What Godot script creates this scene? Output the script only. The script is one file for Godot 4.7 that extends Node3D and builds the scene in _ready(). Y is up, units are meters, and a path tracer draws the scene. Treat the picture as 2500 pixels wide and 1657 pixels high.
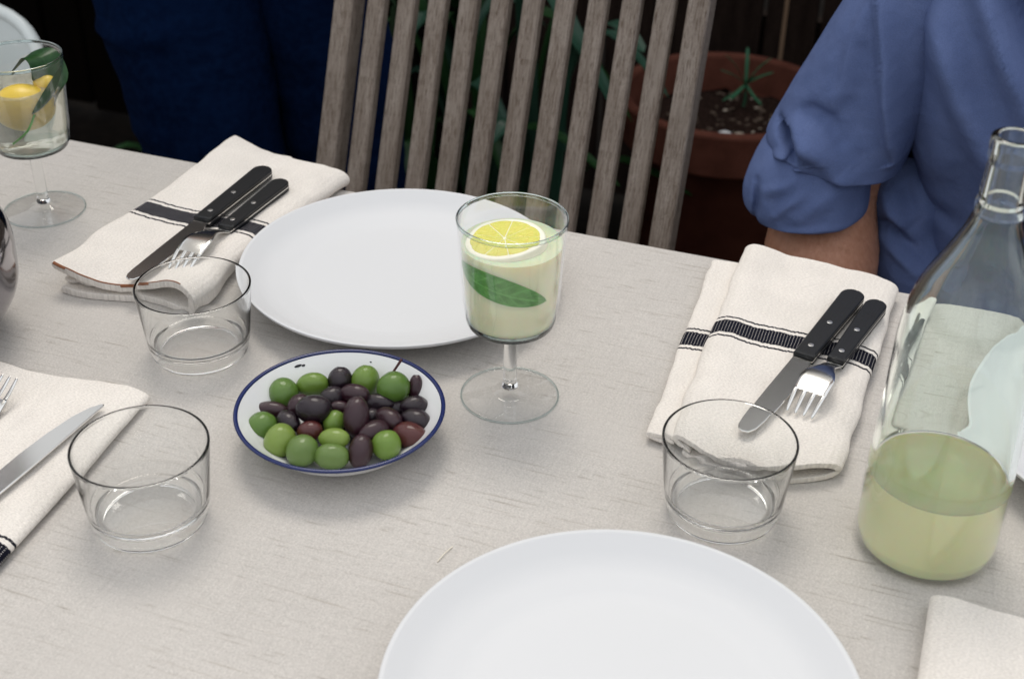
extends Node3D
# A garden table laid for a meal, seen from the near side. World axes: x along the table's long edge, z towards the
# photographer, y up, metres. The table top is at T.

const T := 0.74
var M := {}            # materials
var taken := {}        # names in use at top level
var rng := RandomNumberGenerator.new()


func _ready() -> void:
	rng.seed = 7
	# ---------------------------------------------------------------- camera, sky, sun, exposure
	var cam := Camera3D.new()
	cam.name = "camera"
	var fwd := Vector3(-0.28260, -0.54030, -0.79260).normalized()
	var right := Vector3(0.93889, 0.013479, -0.343954).normalized()
	var up := right.cross(fwd).normalized()
	cam.transform = Transform3D(Basis(right, up, -fwd), Vector3(0, T + 0.58, 0))
	cam.fov = 27.895
	cam.near = 0.05
	cam.far = 300.0
	var lens := CameraAttributesPhysical.new()
	lens.frustum_focal_length = 46.0
	lens.frustum_focus_distance = 1.02
	lens.exposure_aperture = 8.5
	lens.frustum_far = 300.0
	lens.frustum_near = 0.05
	cam.attributes = lens
	cam.fov = 27.895
	add_child(cam)

	var sky_mat := ProceduralSkyMaterial.new()
	sky_mat.sky_top_color = Color(0.985, 0.99, 1.0)
	sky_mat.sky_horizon_color = Color(0.66, 0.675, 0.69)
	sky_mat.sky_curve = 0.6
	sky_mat.ground_bottom_color = Color(0.16, 0.15, 0.13)
	sky_mat.ground_horizon_color = Color(0.3, 0.3, 0.28)
	sky_mat.sky_energy_multiplier = 1.15
	var sky := Sky.new()
	sky.sky_material = sky_mat
	var env := Environment.new()
	env.background_mode = Environment.BG_SKY
	env.sky = sky
	env.tonemap_mode = Environment.TONE_MAPPER_LINEAR
	env.tonemap_exposure = 0.915
	env.sdfgi_enabled = true
	env.ssao_enabled = true
	env.ssil_enabled = true
	var we := WorldEnvironment.new()
	we.name = "world_environment"
	we.environment = env
	add_child(we)

	var sun := DirectionalLight3D.new()
	sun.name = "sun"
	sun.light_energy = 0.5
	sun.light_angular_distance = 26.0
	sun.light_color = Color(1.0, 0.975, 0.94)
	sun.shadow_enabled = true
	sun.rotation = Vector3(deg_to_rad(-62), deg_to_rad(-155), 0)
	add_child(sun)

	materials()
	ground_and_fence()
	table_and_cloth()
	garden_plants()
	terracotta_pot()
	teak_chair()
	white_chair()
	person_in_jeans()
	person_in_shirt()
	plates()
	napkins()
	cutlery()
	tumblers()
	goblets()
	bottle()
	olive_bowl()
	metal_jug()
	crumbs()


# ==================================================================== naming and committing
func numbered(called: String) -> String:
	if not taken.has(called):
		taken[called] = 0
		return called
	taken[called] += 1
	return "%s_%03d" % [called, taken[called]]


func thing(called: String, label: String, category: String, at := Vector3.ZERO, turn := 0.0, group := "") -> Node3D:
	var o := Node3D.new()
	o.name = numbered(called)
	add_child(o)
	o.position = at
	o.rotation.y = turn
	metas(o, label, category, group)
	return o


func metas(o: Node3D, label: String, category: String, group := "") -> void:
	o.set_meta("label", label)
	o.set_meta("category", category)
	if group:
		o.set_meta("group", group)


func part(called: String, mesh: Mesh, mat: Material, parent: Node3D, at := Vector3.ZERO) -> MeshInstance3D:
	var o := MeshInstance3D.new()
	o.name = called
	o.mesh = mesh
	o.material_override = mat
	o.position = at
	parent.add_child(o, true)
	return o


func solo(called: String, mesh: Mesh, mat: Material, label: String, category: String, at := Vector3.ZERO, group := "") -> MeshInstance3D:
	var o := MeshInstance3D.new()
	o.name = numbered(called)
	o.mesh = mesh
	o.material_override = mat
	o.position = at
	add_child(o)
	metas(o, label, category, group)
	return o


# a copy of a thing with copies of its parts, under the next number
func dup(src: Node3D, at: Vector3, turn: float, label: String, group := "") -> Node3D:
	var o: Node3D = src.duplicate()
	o.name = numbered(String(src.name).rstrip("0123456789").trim_suffix("_"))
	add_child(o)
	o.position = at
	o.rotation.y = turn
	o.set_meta("label", label)
	if group:
		o.set_meta("group", group)
	return o


# ==================================================================== meshes
class Geo:
	var v := PackedVector3Array()
	var n := PackedVector3Array()
	var uv := PackedVector2Array()
	var ix := PackedInt32Array()

	# rows of points joined into a smooth sheet; cu joins the last column to the first, cv the last row to the first
	func sheet(rows: Array, cu := false, cv := false, uvs := []) -> void:
		var nr := rows.size()
		var nc: int = rows[0].size()
		var R := nr + (1 if cv else 0)
		var C := nc + (1 if cu else 0)
		var base := v.size()
		for i in R:
			var row: PackedVector3Array = rows[i % nr]
			for j in C:
				v.append(row[j % nc])
				if uvs.size():
					uv.append(uvs[i][j])
				else:
					uv.append(Vector2(float(j) / (C - 1), float(i) / (R - 1)))
		var nn := PackedVector3Array()
		nn.resize(R * C)
		var start := ix.size()
		for i in R - 1:
			for j in C - 1:
				var a := base + i * C + j
				ix.append_array([a, a + 1, a + C + 1, a, a + C + 1, a + C])
		for t in range(start, ix.size(), 3):
			var f := (v[ix[t + 2]] - v[ix[t]]).cross(v[ix[t + 1]] - v[ix[t]])
			for k in 3:
				nn[ix[t + k] - base] += f
		if cu:
			for i in R:
				var s := nn[i * C] + nn[i * C + C - 1]
				nn[i * C] = s
				nn[i * C + C - 1] = s
		if cv:
			for j in C:
				var s := nn[j] + nn[(R - 1) * C + j]
				nn[j] = s
				nn[(R - 1) * C + j] = s
		for i in R:  # a row drawn together to one point shares one normal
			if v[base + i * C].distance_squared_to(v[base + i * C + C / 2]) < 1e-14:
				var s := Vector3.ZERO
				for j in C:
					s += nn[i * C + j]
				for j in C:
					nn[i * C + j] = s
		for k in nn.size():
			n.append(nn[k].normalized())

	# a flat polygon of points, given its triangles by fan from the middle
	func fan(ring: PackedVector3Array, flip := false) -> void:
		var c := Vector3.ZERO
		for p in ring:
			c += p
		c /= ring.size()
		var base := v.size()
		v.append(c)
		v.append_array(ring)
		var f := Vector3.ZERO
		for k in ring.size():
			f += (ring[(k + 1) % ring.size()] - c).cross(ring[k] - c)
		if flip:
			f = -f
		for k in ring.size() + 1:
			n.append(f.normalized())
			uv.append(Vector2(v[base + k].x, v[base + k].z) * 4.0)
		for k in ring.size():
			var a := base + 1 + k
			var b := base + 1 + (k + 1) % ring.size()
			ix.append_array([base, b, a] if flip else [base, a, b])

	func cap(outline: PackedVector2Array, y: float, upward: bool) -> void:
		var tri := Geometry2D.triangulate_polygon(outline)
		var base := v.size()
		for p in outline:
			v.append(Vector3(p.x, y, p.y))
			n.append(Vector3.UP if upward else Vector3.DOWN)
			uv.append(p * 8.0)
		for t in range(0, tri.size(), 3):
			var a := base + tri[t]
			var b := base + tri[t + 1]
			var c := base + tri[t + 2]
			var is_up := (v[c] - v[a]).cross(v[b] - v[a]).y > 0
			ix.append_array([a, b, c] if is_up == upward else [a, c, b])

	func volume() -> float:
		var s := 0.0
		for t in range(0, ix.size(), 3):
			s += v[ix[t]].dot(v[ix[t + 2]].cross(v[ix[t + 1]]))
		return s

	func flip() -> void:
		for t in range(0, ix.size(), 3):
			var k := ix[t]
			ix[t] = ix[t + 1]
			ix[t + 1] = k
		for k in n.size():
			n[k] = -n[k]

	func mesh(closed := true) -> ArrayMesh:
		if closed and volume() < 0:
			flip()
		for k in n.size():
			if n[k].length_squared() < 0.5:
				n[k] = Vector3.UP
		var arr := []
		arr.resize(Mesh.ARRAY_MAX)
		arr[Mesh.ARRAY_VERTEX] = v
		arr[Mesh.ARRAY_NORMAL] = n
		arr[Mesh.ARRAY_TEX_UV] = uv
		arr[Mesh.ARRAY_INDEX] = ix
		var m := ArrayMesh.new()
		m.add_surface_from_arrays(Mesh.PRIMITIVE_TRIANGLES, arr)
		return m


# corners (x, y, radius) rounded into arcs
func rounded(pts: Array, steps := 5) -> PackedVector2Array:
	var out := PackedVector2Array()
	for i in pts.size():
		var p := Vector2(pts[i].x, pts[i].y)
		var r: float = pts[i].z
		if r <= 0.0 or i == 0 or i == pts.size() - 1:
			out.append(p)
			continue
		var a := (Vector2(pts[i - 1].x, pts[i - 1].y) - p)
		var b := (Vector2(pts[i + 1].x, pts[i + 1].y) - p)
		var ang := absf(a.angle_to(b))
		var d := minf(r / tan(ang / 2.0), minf(a.length(), b.length()) * 0.49)
		var p0 := p + a.normalized() * d
		var p1 := p + b.normalized() * d
		for s in steps + 1:
			var t := float(s) / steps
			out.append(p0.lerp(p, t).lerp(p.lerp(p1, t), t))
	return out


# a profile (radius, height) turned about the y axis; wob bends the radius by angle and height
func lathe(profile: PackedVector2Array, seg := 96, wob = null) -> Geo:
	var g := Geo.new()
	var rows := []
	for p in profile:
		var row := PackedVector3Array()
		for j in seg:
			var a := TAU * j / seg
			var r := p.x
			if wob != null:
				r = wob.call(a, p)
			row.append(Vector3(cos(a) * r, p.y, sin(a) * r))
		rows.append(row)
	g.sheet(rows, true, false)
	return g


# a profile cut into short steps and eased where it lies between two heights
func eased(profile: PackedVector2Array, step: float, lo: float, hi: float, times: int) -> PackedVector2Array:
	var out := PackedVector2Array()
	for i in profile.size() - 1:
		var n := maxi(1, int(ceil(profile[i].distance_to(profile[i + 1]) / step)))
		for k in n:
			out.append(profile[i].lerp(profile[i + 1], float(k) / n))
	out.append(profile[-1])
	for t in times:
		var was := out.duplicate()
		for i in range(1, out.size() - 1):
			if was[i].y > lo and was[i].y < hi:
				out[i] = was[i] * 0.5 + (was[i - 1] + was[i + 1]) * 0.25
	return out


# a slab with bevelled edges from an outline in the xz plane
func slab(outline: PackedVector2Array, y0: float, y1: float, bevel: float) -> Geo:
	var inner := PackedVector2Array()
	var nn := outline.size()
	var sgn := 1.0 if Geometry2D.is_polygon_clockwise(outline) else -1.0
	for i in nn:
		var a := (outline[i] - outline[(i + nn - 1) % nn]).normalized()
		var b := (outline[(i + 1) % nn] - outline[i]).normalized()
		var na := Vector2(-a.y, a.x) * sgn
		var nb := Vector2(-b.y, b.x) * sgn
		var m := na + nb
		m = m / maxf(0.5, m.dot(na)) if m.length() > 0.01 else na
		inner.append(outline[i] + m * bevel)
	if not Geometry2D.is_point_in_polygon(inner[0] * 0.999 + inner[nn / 2] * 0.001, outline) and bevel > 0.0:
		for i in nn:
			inner[i] = outline[i] * 2.0 - inner[i]
	var g := Geo.new()
	var rings := [[inner, y0], [outline, y0 + bevel], [outline, y1 - bevel], [inner, y1]]
	for k in 3:
		var rows := []
		for e in 2:
			var row := PackedVector3Array()
			for p in rings[k + e][0]:
				row.append(Vector3(p.x, rings[k + e][1], p.y))
			rows.append(row)
		g.sheet(rows, true, false)
	# the caps' own orientation is known; turn the sides to suit
	var side := Geo.new()
	side.v = g.v
	side.ix = g.ix
	g.cap(inner, y1, true)
	g.cap(inner, y0, false)
	var tot := g.volume()
	var capv := 0.0
	for t in range(side.ix.size(), g.ix.size(), 3):
		capv += g.v[g.ix[t]].dot(g.v[g.ix[t + 2]].cross(g.v[g.ix[t + 1]]))
	if tot - capv < 0.0:
		var ns := side.ix.size()
		for t in range(0, ns, 3):
			var q := g.ix[t]
			g.ix[t] = g.ix[t + 1]
			g.ix[t + 1] = q
		for k in 24 if false else g.n.size():
			if k < g.v.size() - 2 * nn:
				g.n[k] = -g.n[k]
	return g


func box(size: Vector3, bevel := 0.003) -> Geo:
	var h := size / 2.0
	var o := PackedVector2Array([Vector2(-h.x, -h.z), Vector2(h.x, -h.z), Vector2(h.x, h.z), Vector2(-h.x, h.z)])
	return beam(o, -h.y, h.y, bevel)


# a bevelled box whose faces are flat, with uv along its length (y)
func beam(o: PackedVector2Array, y0: float, y1: float, bevel: float, off := Vector2.ZERO) -> Geo:
	var g := Geo.new()
	var lo := o[0]
	var hi := o[2]
	var b := bevel
	var ring := [Vector2(lo.x + b, lo.y), Vector2(hi.x - b, lo.y), Vector2(hi.x, lo.y + b), Vector2(hi.x, hi.y - b), Vector2(hi.x - b, hi.y), Vector2(lo.x + b, hi.y), Vector2(lo.x, hi.y - b), Vector2(lo.x, lo.y + b)]
	var run := 0.0
	for k in 8:
		var p: Vector2 = ring[k]
		var q: Vector2 = ring[(k + 1) % 8]
		var rows := [PackedVector3Array([Vector3(p.x, y0, p.y), Vector3(q.x, y0, q.y)]), PackedVector3Array([Vector3(p.x, y1, p.y), Vector3(q.x, y1, q.y)])]
		var w := p.distance_to(q)
		g.sheet(rows, false, false, [[Vector2(run, y0) + off, Vector2(run + w, y0) + off], [Vector2(run, y1) + off, Vector2(run + w, y1) + off]])
		run += w
	var r3 := PackedVector3Array()
	var r4 := PackedVector3Array()
	for p in ring:
		r3.append(Vector3(p.x, y0, p.y))
		r4.append(Vector3(p.x, y1, p.y))
	var sides := g.volume()
	if sides < 0:
		g.flip()
	var g2 := Geo.new()
	g2.fan(r4)
	if g2.n[0].y < 0:
		g2.flip()
	var g3 := Geo.new()
	g3.fan(r3)
	if g3.n[0].y > 0:
		g3.flip()
	for h in [g2, g3]:
		var base := g.v.size()
		g.v.append_array(h.v)
		g.n.append_array(h.n)
		g.uv.append_array(h.uv)
		for q in h.ix:
			g.ix.append(q + base)
	return g


func merge(g: Geo, h: Geo, xf := Transform3D()) -> void:
	var base := g.v.size()
	for p in h.v:
		g.v.append(xf * p)
	for p in h.n:
		g.n.append((xf.basis * p).normalized())
	g.uv.append_array(h.uv)
	for q in h.ix:
		g.ix.append(q + base)


func smooth_path(pts: Array, per := 6) -> Array:
	var out := []
	var c := pts.size()
	for i in c - 1:
		var p0 = pts[maxi(i - 1, 0)]
		var p1 = pts[i]
		var p2 = pts[i + 1]
		var p3 = pts[mini(i + 2, c - 1)]
		for s in per:
			var t := float(s) / per
			out.append(0.5 * ((2.0 * p1) + (p2 - p0) * t + (2.0 * p0 - 5.0 * p1 + 4.0 * p2 - p3) * t * t + (3.0 * p1 - p0 - 3.0 * p2 + p3) * t * t * t))
	out.append(pts[c - 1])
	return out


# a round tube along a path, radius from r0 to r1, closed ends
func tube(path: Array, r0: float, r1: float, seg := 10) -> Geo:
	var rows := []
	var c := path.size()
	var side := Vector3.RIGHT
	for i in c:
		var d: Vector3 = (path[mini(i + 1, c - 1)] - path[maxi(i - 1, 0)]).normalized()
		side = (side - d * side.dot(d))
		if side.length() < 0.01:
			side = d.cross(Vector3.UP if absf(d.y) < 0.9 else Vector3.RIGHT)
		side = side.normalized()
		var bi := d.cross(side)
		var r := lerpf(r0, r1, float(i) / (c - 1))
		var row := PackedVector3Array()
		for j in seg:
			var a := TAU * j / seg
			row.append(path[i] + (side * cos(a) + bi * sin(a)) * r)
		if i == 0:
			var dot := PackedVector3Array()
			for j in seg:
				dot.append(path[0])
			rows.append(dot)
		rows.append(row)
		if i == c - 1:
			var dot := PackedVector3Array()
			for j in seg:
				dot.append(path[c - 1])
			rows.append(dot)
	var g := Geo.new()
	g.sheet(rows, true, false)
	return g


# an oval body with its long axis along x
func oval(a: float, b: float, c: float, nu := 24, nv := 16, shape = null) -> Geo:
	var rows := []
	for i in nv + 1:
		var t := PI * i / nv
		var row := PackedVector3Array()
		for j in nu:
			var f := TAU * j / nu
			var p := Vector3(-cos(t), sin(t) * cos(f), sin(t) * sin(f))
			if shape != null:
				p *= shape.call(p)
			row.append(Vector3(p.x * a, p.y * b, p.z * c))
		rows.append(row)
	var g := Geo.new()
	g.sheet(rows, true, false)
	return g


# ==================================================================== textures and materials
func noise_bytes(w: int, h: int, seed_: int, freq: float, oct := 3, out_w := 0, out_h := 0) -> PackedByteArray:
	var f := FastNoiseLite.new()
	f.seed = seed_
	f.noise_type = FastNoiseLite.TYPE_SIMPLEX_SMOOTH
	f.frequency = freq
	f.fractal_octaves = oct
	var im := f.get_seamless_image(w, h, false, false, 0.12)
	if out_w:
		im.resize(out_w, out_h, Image.INTERPOLATE_CUBIC)
	im.convert(Image.FORMAT_L8)
	return im.get_data()


func rgb_tex(w: int, h: int, data: PackedByteArray) -> ImageTexture:
	return ImageTexture.create_from_image(Image.create_from_data(w, h, false, Image.FORMAT_RGB8, data))


func grey_tex(w: int, h: int, data: PackedByteArray) -> ImageTexture:
	return ImageTexture.create_from_image(Image.create_from_data(w, h, false, Image.FORMAT_L8, data))


func lin(r: float, g: float, b: float) -> Color:
	return Color(r, g, b).linear_to_srgb()


func mat(called: String, c: Color, rough: float, metal := 0.0, spec := 0.5) -> StandardMaterial3D:
	var m := StandardMaterial3D.new()
	m.resource_name = called
	m.albedo_color = c
	m.roughness = rough
	m.metallic = metal
	m.metallic_specular = spec
	m.cull_mode = BaseMaterial3D.CULL_DISABLED
	M[called] = m
	return m


func bump(m: StandardMaterial3D, t: Texture2D, cm: float) -> void:
	m.heightmap_enabled = true
	m.heightmap_texture = t
	m.heightmap_scale = cm


func glass_mat(called: String, c: Color, rough := 0.0, ior := 1.5) -> StandardMaterial3D:
	var m := mat(called, c, rough)
	m.albedo_color.a = 0.0
	m.transparency = BaseMaterial3D.TRANSPARENCY_ALPHA
	m.refraction_enabled = true
	m.refraction_scale = (ior - 1.0) / 10.0
	m.cull_mode = BaseMaterial3D.CULL_BACK
	return m


# colour texture from one noise field between two linear colours, with fine grain on top
func mottled(size: int, seed_: int, freq: float, a: Color, b: Color, grain := 0.05, stretch_w := 0, stretch_h := 0) -> ImageTexture:
	var sw := stretch_w if stretch_w else size
	var sh := stretch_h if stretch_h else size
	var nz := noise_bytes(sw, sh, seed_, freq, 4, size, size)
	var fine := noise_bytes(size, size, seed_ + 11, 0.45, 2)
	var d := PackedByteArray()
	d.resize(size * size * 3)
	for k in size * size:
		var t := nz[k] / 255.0
		var s := 1.0 + (fine[k] / 255.0 - 0.5) * grain * 2.0
		d[k * 3] = clampi(int((a.r + (b.r - a.r) * t) * s * 255.0), 0, 255)
		d[k * 3 + 1] = clampi(int((a.g + (b.g - a.g) * t) * s * 255.0), 0, 255)
		d[k * 3 + 2] = clampi(int((a.b + (b.b - a.b) * t) * s * 255.0), 0, 255)
	return rgb_tex(size, size, d)


func linen() -> void:
	var S := 1600
	var slub := noise_bytes(100, 800, 3, 0.30, 2, S, S)      # threads that thicken along x
	var slub2 := noise_bytes(26, 800, 5, 0.40, 2, S, S)
	var warp := noise_bytes(800, 60, 9, 0.35, 2, S, S)       # weaker threads along z
	var broad := noise_bytes(128, 128, 13, 0.03, 3, S, S)
	var fine := noise_bytes(S, S, 21, 0.33, 2)
	var midn := noise_bytes(S, S, 23, 0.13, 2)
	var d := PackedByteArray()
	d.resize(S * S * 3)
	var hb := PackedByteArray()
	hb.resize(S * S)
	for k in S * S:
		var a := (slub[k] - 128) / 128.0
		var b := (slub2[k] - 128) / 128.0
		var w := (warp[k] - 128) / 128.0
		var f := (fine[k] - 128) / 128.0
		var dark := minf(0.0, b + 0.50) * 0.34 + minf(0.0, a + 0.52) * 0.26
		var v := 1.0 + a * 0.022 + w * 0.018 + f * 0.085 + (midn[k] - 128) / 128.0 * 0.018 + (broad[k] - 128) / 128.0 * 0.02 + dark
		d[k * 3] = clampi(int(195.0 * v), 0, 255)
		d[k * 3 + 1] = clampi(int(190.5 * (v + dark * 0.1)), 0, 255)
		d[k * 3 + 2] = clampi(int(185.5 * (v + dark * 0.25)), 0, 255)
		hb[k] = clampi(int(128 + a * 40 + w * 34 + f * 34), 0, 255)
	var m := mat("linen", Color.WHITE, 0.95, 0.0, 0.25)
	m.albedo_texture = rgb_tex(S, S, d)
	bump(m, grey_tex(S, S, hb), 0.06)
	m.uv1_scale = Vector3(1.0 / 0.93, 1.0 / 0.93, 1)


# cream cotton with the woven navy stripe across v = 0.5; u repeats every 0.15 m, v every 0.30 m
func cotton() -> void:
	var W := 512
	var H := 1024
	var crepe := noise_bytes(256, 1024, 31, 0.22, 2, W, H)
	var fine := noise_bytes(W, H, 33, 0.4, 2)
	var broad := noise_bytes(64, 128, 35, 0.05, 2, W, H)
	var d := PackedByteArray()
	d.resize(W * H * 3)
	var hb := PackedByteArray()
	hb.resize(W * H)
	for y in H:
		for x in W:
			var k := y * W + x
			var wob := (crepe[k] - 128) / 128.0
			var yy := (y - 512) * 0.293 + 0.28 * sin(x * TAU / 32.0) + (crepe[(300 * W + x)] - 128) / 128.0 * 0.9   # mm from the stripe's middle
			var ay := absf(yy)
			var f := (fine[k] - 128) / 128.0
			var v := 1.0 + wob * 0.07 + f * 0.05 + (broad[k] - 128) / 128.0 * 0.02
			var r := 231.0 * v
			var g := 225.0 * v
			var b := 218.0 * v
			var hh := 128 + wob * 60 + f * 26 + 26.0 * sin((x + 8.0 * (int(y / 6.0) % 2)) * TAU / 16.0) * sin(y * TAU / 12.0)
			var ink := false
			if ay < 9.6:
				ink = true
				var cx := x % 8
				var cy := int(y + int(x / 8.0) % 2 * 3) % 6
				if cx < 2 and cy < 2 and ay < 8.6:
					ink = false
			elif ay > 13.6 and ay < 15.6:
				ink = f + wob > -0.9
			if ink:
				var q := 1.0 + f * 0.5 + wob * 0.2
				r = 24.0 * q
				g = 25.0 * q
				b = 36.0 * q
				hh -= 24
			d[k * 3] = clampi(int(r), 0, 255)
			d[k * 3 + 1] = clampi(int(g), 0, 255)
			d[k * 3 + 2] = clampi(int(b), 0, 255)
			hb[k] = clampi(int(hh), 0, 255)
	var m := mat("cotton", Color.WHITE, 0.95, 0.0, 0.2)
	m.albedo_texture = rgb_tex(W, H, d)
	bump(m, grey_tex(W, H, hb), 0.11)


func wood(called: String, a: Color, b: Color, dark: Color, seed_: int, rough := 0.85) -> void:
	var W := 256
	var H := 512
	var grain := noise_bytes(256, 24, seed_, 0.20, 3, W, H)
	var streak := noise_bytes(256, 64, seed_ + 1, 0.45, 2, W, H)
	var patch := noise_bytes(64, 64, seed_ + 2, 0.07, 3, W, H)
	var fine := noise_bytes(W, H, seed_ + 3, 0.4, 2)
	var d := PackedByteArray()
	d.resize(W * H * 3)
	var hb := PackedByteArray()
	hb.resize(W * H)
	for k in W * H:
		var t := clampf(grain[k] / 255.0 * 0.55 + patch[k] / 255.0 * 0.6 - 0.08, 0.0, 1.0)
		var c := a.lerp(b, t)
		var q := clampf((0.40 - streak[k] / 255.0) * 3.0, 0.0, 0.75) + clampf((0.30 - fine[k] / 255.0) * 2.0, 0.0, 0.4)
		c = c.lerp(dark, clampf(q, 0.0, 0.85))
		c = c * (1.0 + (fine[k] / 255.0 - 0.5) * 0.18)
		d[k * 3] = clampi(int(c.r * 255), 0, 255)
		d[k * 3 + 1] = clampi(int(c.g * 255), 0, 255)
		d[k * 3 + 2] = clampi(int(c.b * 255), 0, 255)
		hb[k] = clampi(int(streak[k] * 0.6 + grain[k] * 0.3), 0, 255)
	var m := mat(called, Color.WHITE, rough, 0.0, 0.12)
	m.albedo_texture = rgb_tex(W, H, d)
	bump(m, grey_tex(W, H, hb), 0.08)
	m.uv1_scale = Vector3(1.0 / 0.11, 1.0 / 0.55, 1)


func cloth_mat(called: String, a: Color, b: Color, seed_: int, grain: float, scale: float, height: float) -> StandardMaterial3D:
	var m := mat(called, Color.WHITE, 0.92, 0.0, 0.1)
	m.albedo_texture = mottled(512, seed_, 0.02, a, b, grain)
	bump(m, grey_tex(512, 512, noise_bytes(512, 512, seed_ + 50, 0.30, 2)), height)
	m.uv1_triplanar = true
	m.uv1_scale = Vector3.ONE * scale
	return m


func materials() -> void:
	linen()
	cotton()
	wood("teak", lin(0.195, 0.158, 0.130), lin(0.385, 0.335, 0.295), lin(0.05, 0.029, 0.018), 41)
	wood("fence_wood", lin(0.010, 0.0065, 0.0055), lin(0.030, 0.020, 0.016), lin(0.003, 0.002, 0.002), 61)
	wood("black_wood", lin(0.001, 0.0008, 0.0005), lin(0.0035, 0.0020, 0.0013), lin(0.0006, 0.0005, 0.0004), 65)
	wood("table_wood", lin(0.13, 0.08, 0.05), lin(0.22, 0.15, 0.10), lin(0.05, 0.03, 0.02), 71)
	glass_mat("glass", Color(0.997, 1.0, 0.999), 0.0, 1.45)
	var pane := mat("thin_glass", Color(0.95, 0.98, 0.97, 0.02), 0.0)
	pane.transparency = BaseMaterial3D.TRANSPARENCY_ALPHA
	glass_mat("edge_glass", Color(0.90, 0.945, 0.945), 0.0, 1.45)
	glass_mat("tumbler_glass", Color(0.996, 1.0, 1.0), 0.0, 1.45)
	glass_mat("bottle_glass", Color(0.968, 0.993, 0.978))
	mat("plate_glaze", lin(0.668, 0.677, 0.694), 0.5, 0.0, 0.3)
	var pg: StandardMaterial3D = M.plate_glaze
	bump(pg, grey_tex(256, 256, noise_bytes(256, 256, 81, 0.05, 2)), 0.01)
	mat("enamel", lin(0.78, 0.79, 0.80), 0.16)
	mat("enamel_blue", lin(0.006, 0.016, 0.10), 0.2)
	mat("enamel_chip", lin(0.01, 0.01, 0.02), 0.5)
	mat("steel", lin(0.72, 0.72, 0.71), 0.2, 1.0)
	mat("rivet_steel", lin(0.62, 0.62, 0.62), 0.3, 1.0)
	mat("handle_black", lin(0.009, 0.010, 0.012), 0.38, 0.0, 0.45)
	var hbk: StandardMaterial3D = M.handle_black
	bump(hbk, grey_tex(256, 256, noise_bytes(256, 24, 85, 0.3, 2, 256, 256)), 0.01)
	mat("hem_thread", lin(0.26, 0.10, 0.045), 0.9)
	mat("lemonade", lin(0.93, 0.915, 0.64), 0.15)
	var le: StandardMaterial3D = M.lemonade
	le.albedo_color.a = 0.78
	le.transparency = BaseMaterial3D.TRANSPARENCY_ALPHA
	le.refraction_enabled = true
	le.refraction_scale = 0.033
	le.subsurf_scatter_enabled = true
	le.subsurf_scatter_strength = 0.6
	mat("thin_lemonade", lin(0.86, 0.87, 0.76), 0.08)
	var tl: StandardMaterial3D = M.thin_lemonade
	tl.albedo_color.a = 0.20
	tl.transparency = BaseMaterial3D.TRANSPARENCY_ALPHA
	tl.refraction_enabled = true
	tl.refraction_scale = 0.033
	mat("lemonade_bottle", lin(0.80, 0.82, 0.47), 0.1)
	var lb: StandardMaterial3D = M.lemonade_bottle
	lb.albedo_color.a = 0.80
	lb.transparency = BaseMaterial3D.TRANSPARENCY_ALPHA
	lb.refraction_enabled = true
	lb.refraction_scale = 0.033
	lb.subsurf_scatter_enabled = true
	lb.subsurf_scatter_strength = 0.7
	mat("lemon_flesh", lin(0.90, 0.74, 0.15), 0.22)
	var lf: StandardMaterial3D = M.lemon_flesh
	lf.subsurf_scatter_enabled = true
	lf.subsurf_scatter_strength = 0.3
	bump(lf, grey_tex(256, 256, noise_bytes(256, 256, 87, 0.06, 3)), 0.06)
	lf.uv1_triplanar = true
	lf.uv1_scale = Vector3.ONE * 30.0
	mat("lemon_pith", lin(0.90, 0.88, 0.74), 0.5)
	mat("lemon_peel", lin(0.80, 0.55, 0.025), 0.35)
	leaf_mat("basil", lin(0.045, 0.22, 0.018), lin(0.16, 0.48, 0.10), 0.35)
	leaf_mat("dark_basil", lin(0.008, 0.045, 0.010), lin(0.022, 0.09, 0.02), 0.3)
	leaf_mat("strap_green", lin(0.006, 0.030, 0.007), lin(0.018, 0.070, 0.016), 0.45)
	leaf_mat("strap_blue_green", lin(0.010, 0.038, 0.024), lin(0.04, 0.105, 0.07), 0.4)
	leaf_mat("seedling_green", lin(0.02, 0.10, 0.05), lin(0.05, 0.17, 0.09), 0.45)
	for k in 4:
		olive_mat("olive_green_%d" % k, [lin(0.105, 0.195, 0.022), lin(0.070, 0.155, 0.022), lin(0.155, 0.24, 0.04), lin(0.092, 0.165, 0.035)][k], [lin(0.18, 0.285, 0.05), lin(0.13, 0.23, 0.04), lin(0.225, 0.32, 0.06), lin(0.155, 0.235, 0.06)][k], 91 + k, 0.2)
	olive_mat("olive_purple_0", lin(0.0085, 0.0035, 0.0085), lin(0.022, 0.009, 0.017), 96, 0.19)
	olive_mat("olive_purple_1", lin(0.020, 0.0055, 0.011), lin(0.048, 0.013, 0.022), 97, 0.19)
	olive_mat("olive_red", lin(0.055, 0.010, 0.011), lin(0.11, 0.024, 0.022), 98, 0.19)
	mat("twig", lin(0.06, 0.012, 0.012), 0.6)
	var sh := cloth_mat("shirt", lin(0.088, 0.124, 0.258), lin(0.112, 0.151, 0.300), 101, 0.14, 4.0, 0.02)
	var wr := FastNoiseLite.new()
	wr.seed = 140
	wr.noise_type = FastNoiseLite.TYPE_SIMPLEX_SMOOTH
	wr.fractal_type = FastNoiseLite.FRACTAL_RIDGED
	wr.fractal_octaves = 2
	wr.frequency = 0.010
	wr.domain_warp_enabled = true
	wr.domain_warp_amplitude = 25.0
	wr.domain_warp_frequency = 0.008
	var wi := wr.get_seamless_image(512, 512, false, false, 0.2)
	wi.convert(Image.FORMAT_L8)
	var wd := wi.get_data()
	var weave := noise_bytes(512, 512, 141, 0.42, 1)
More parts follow.
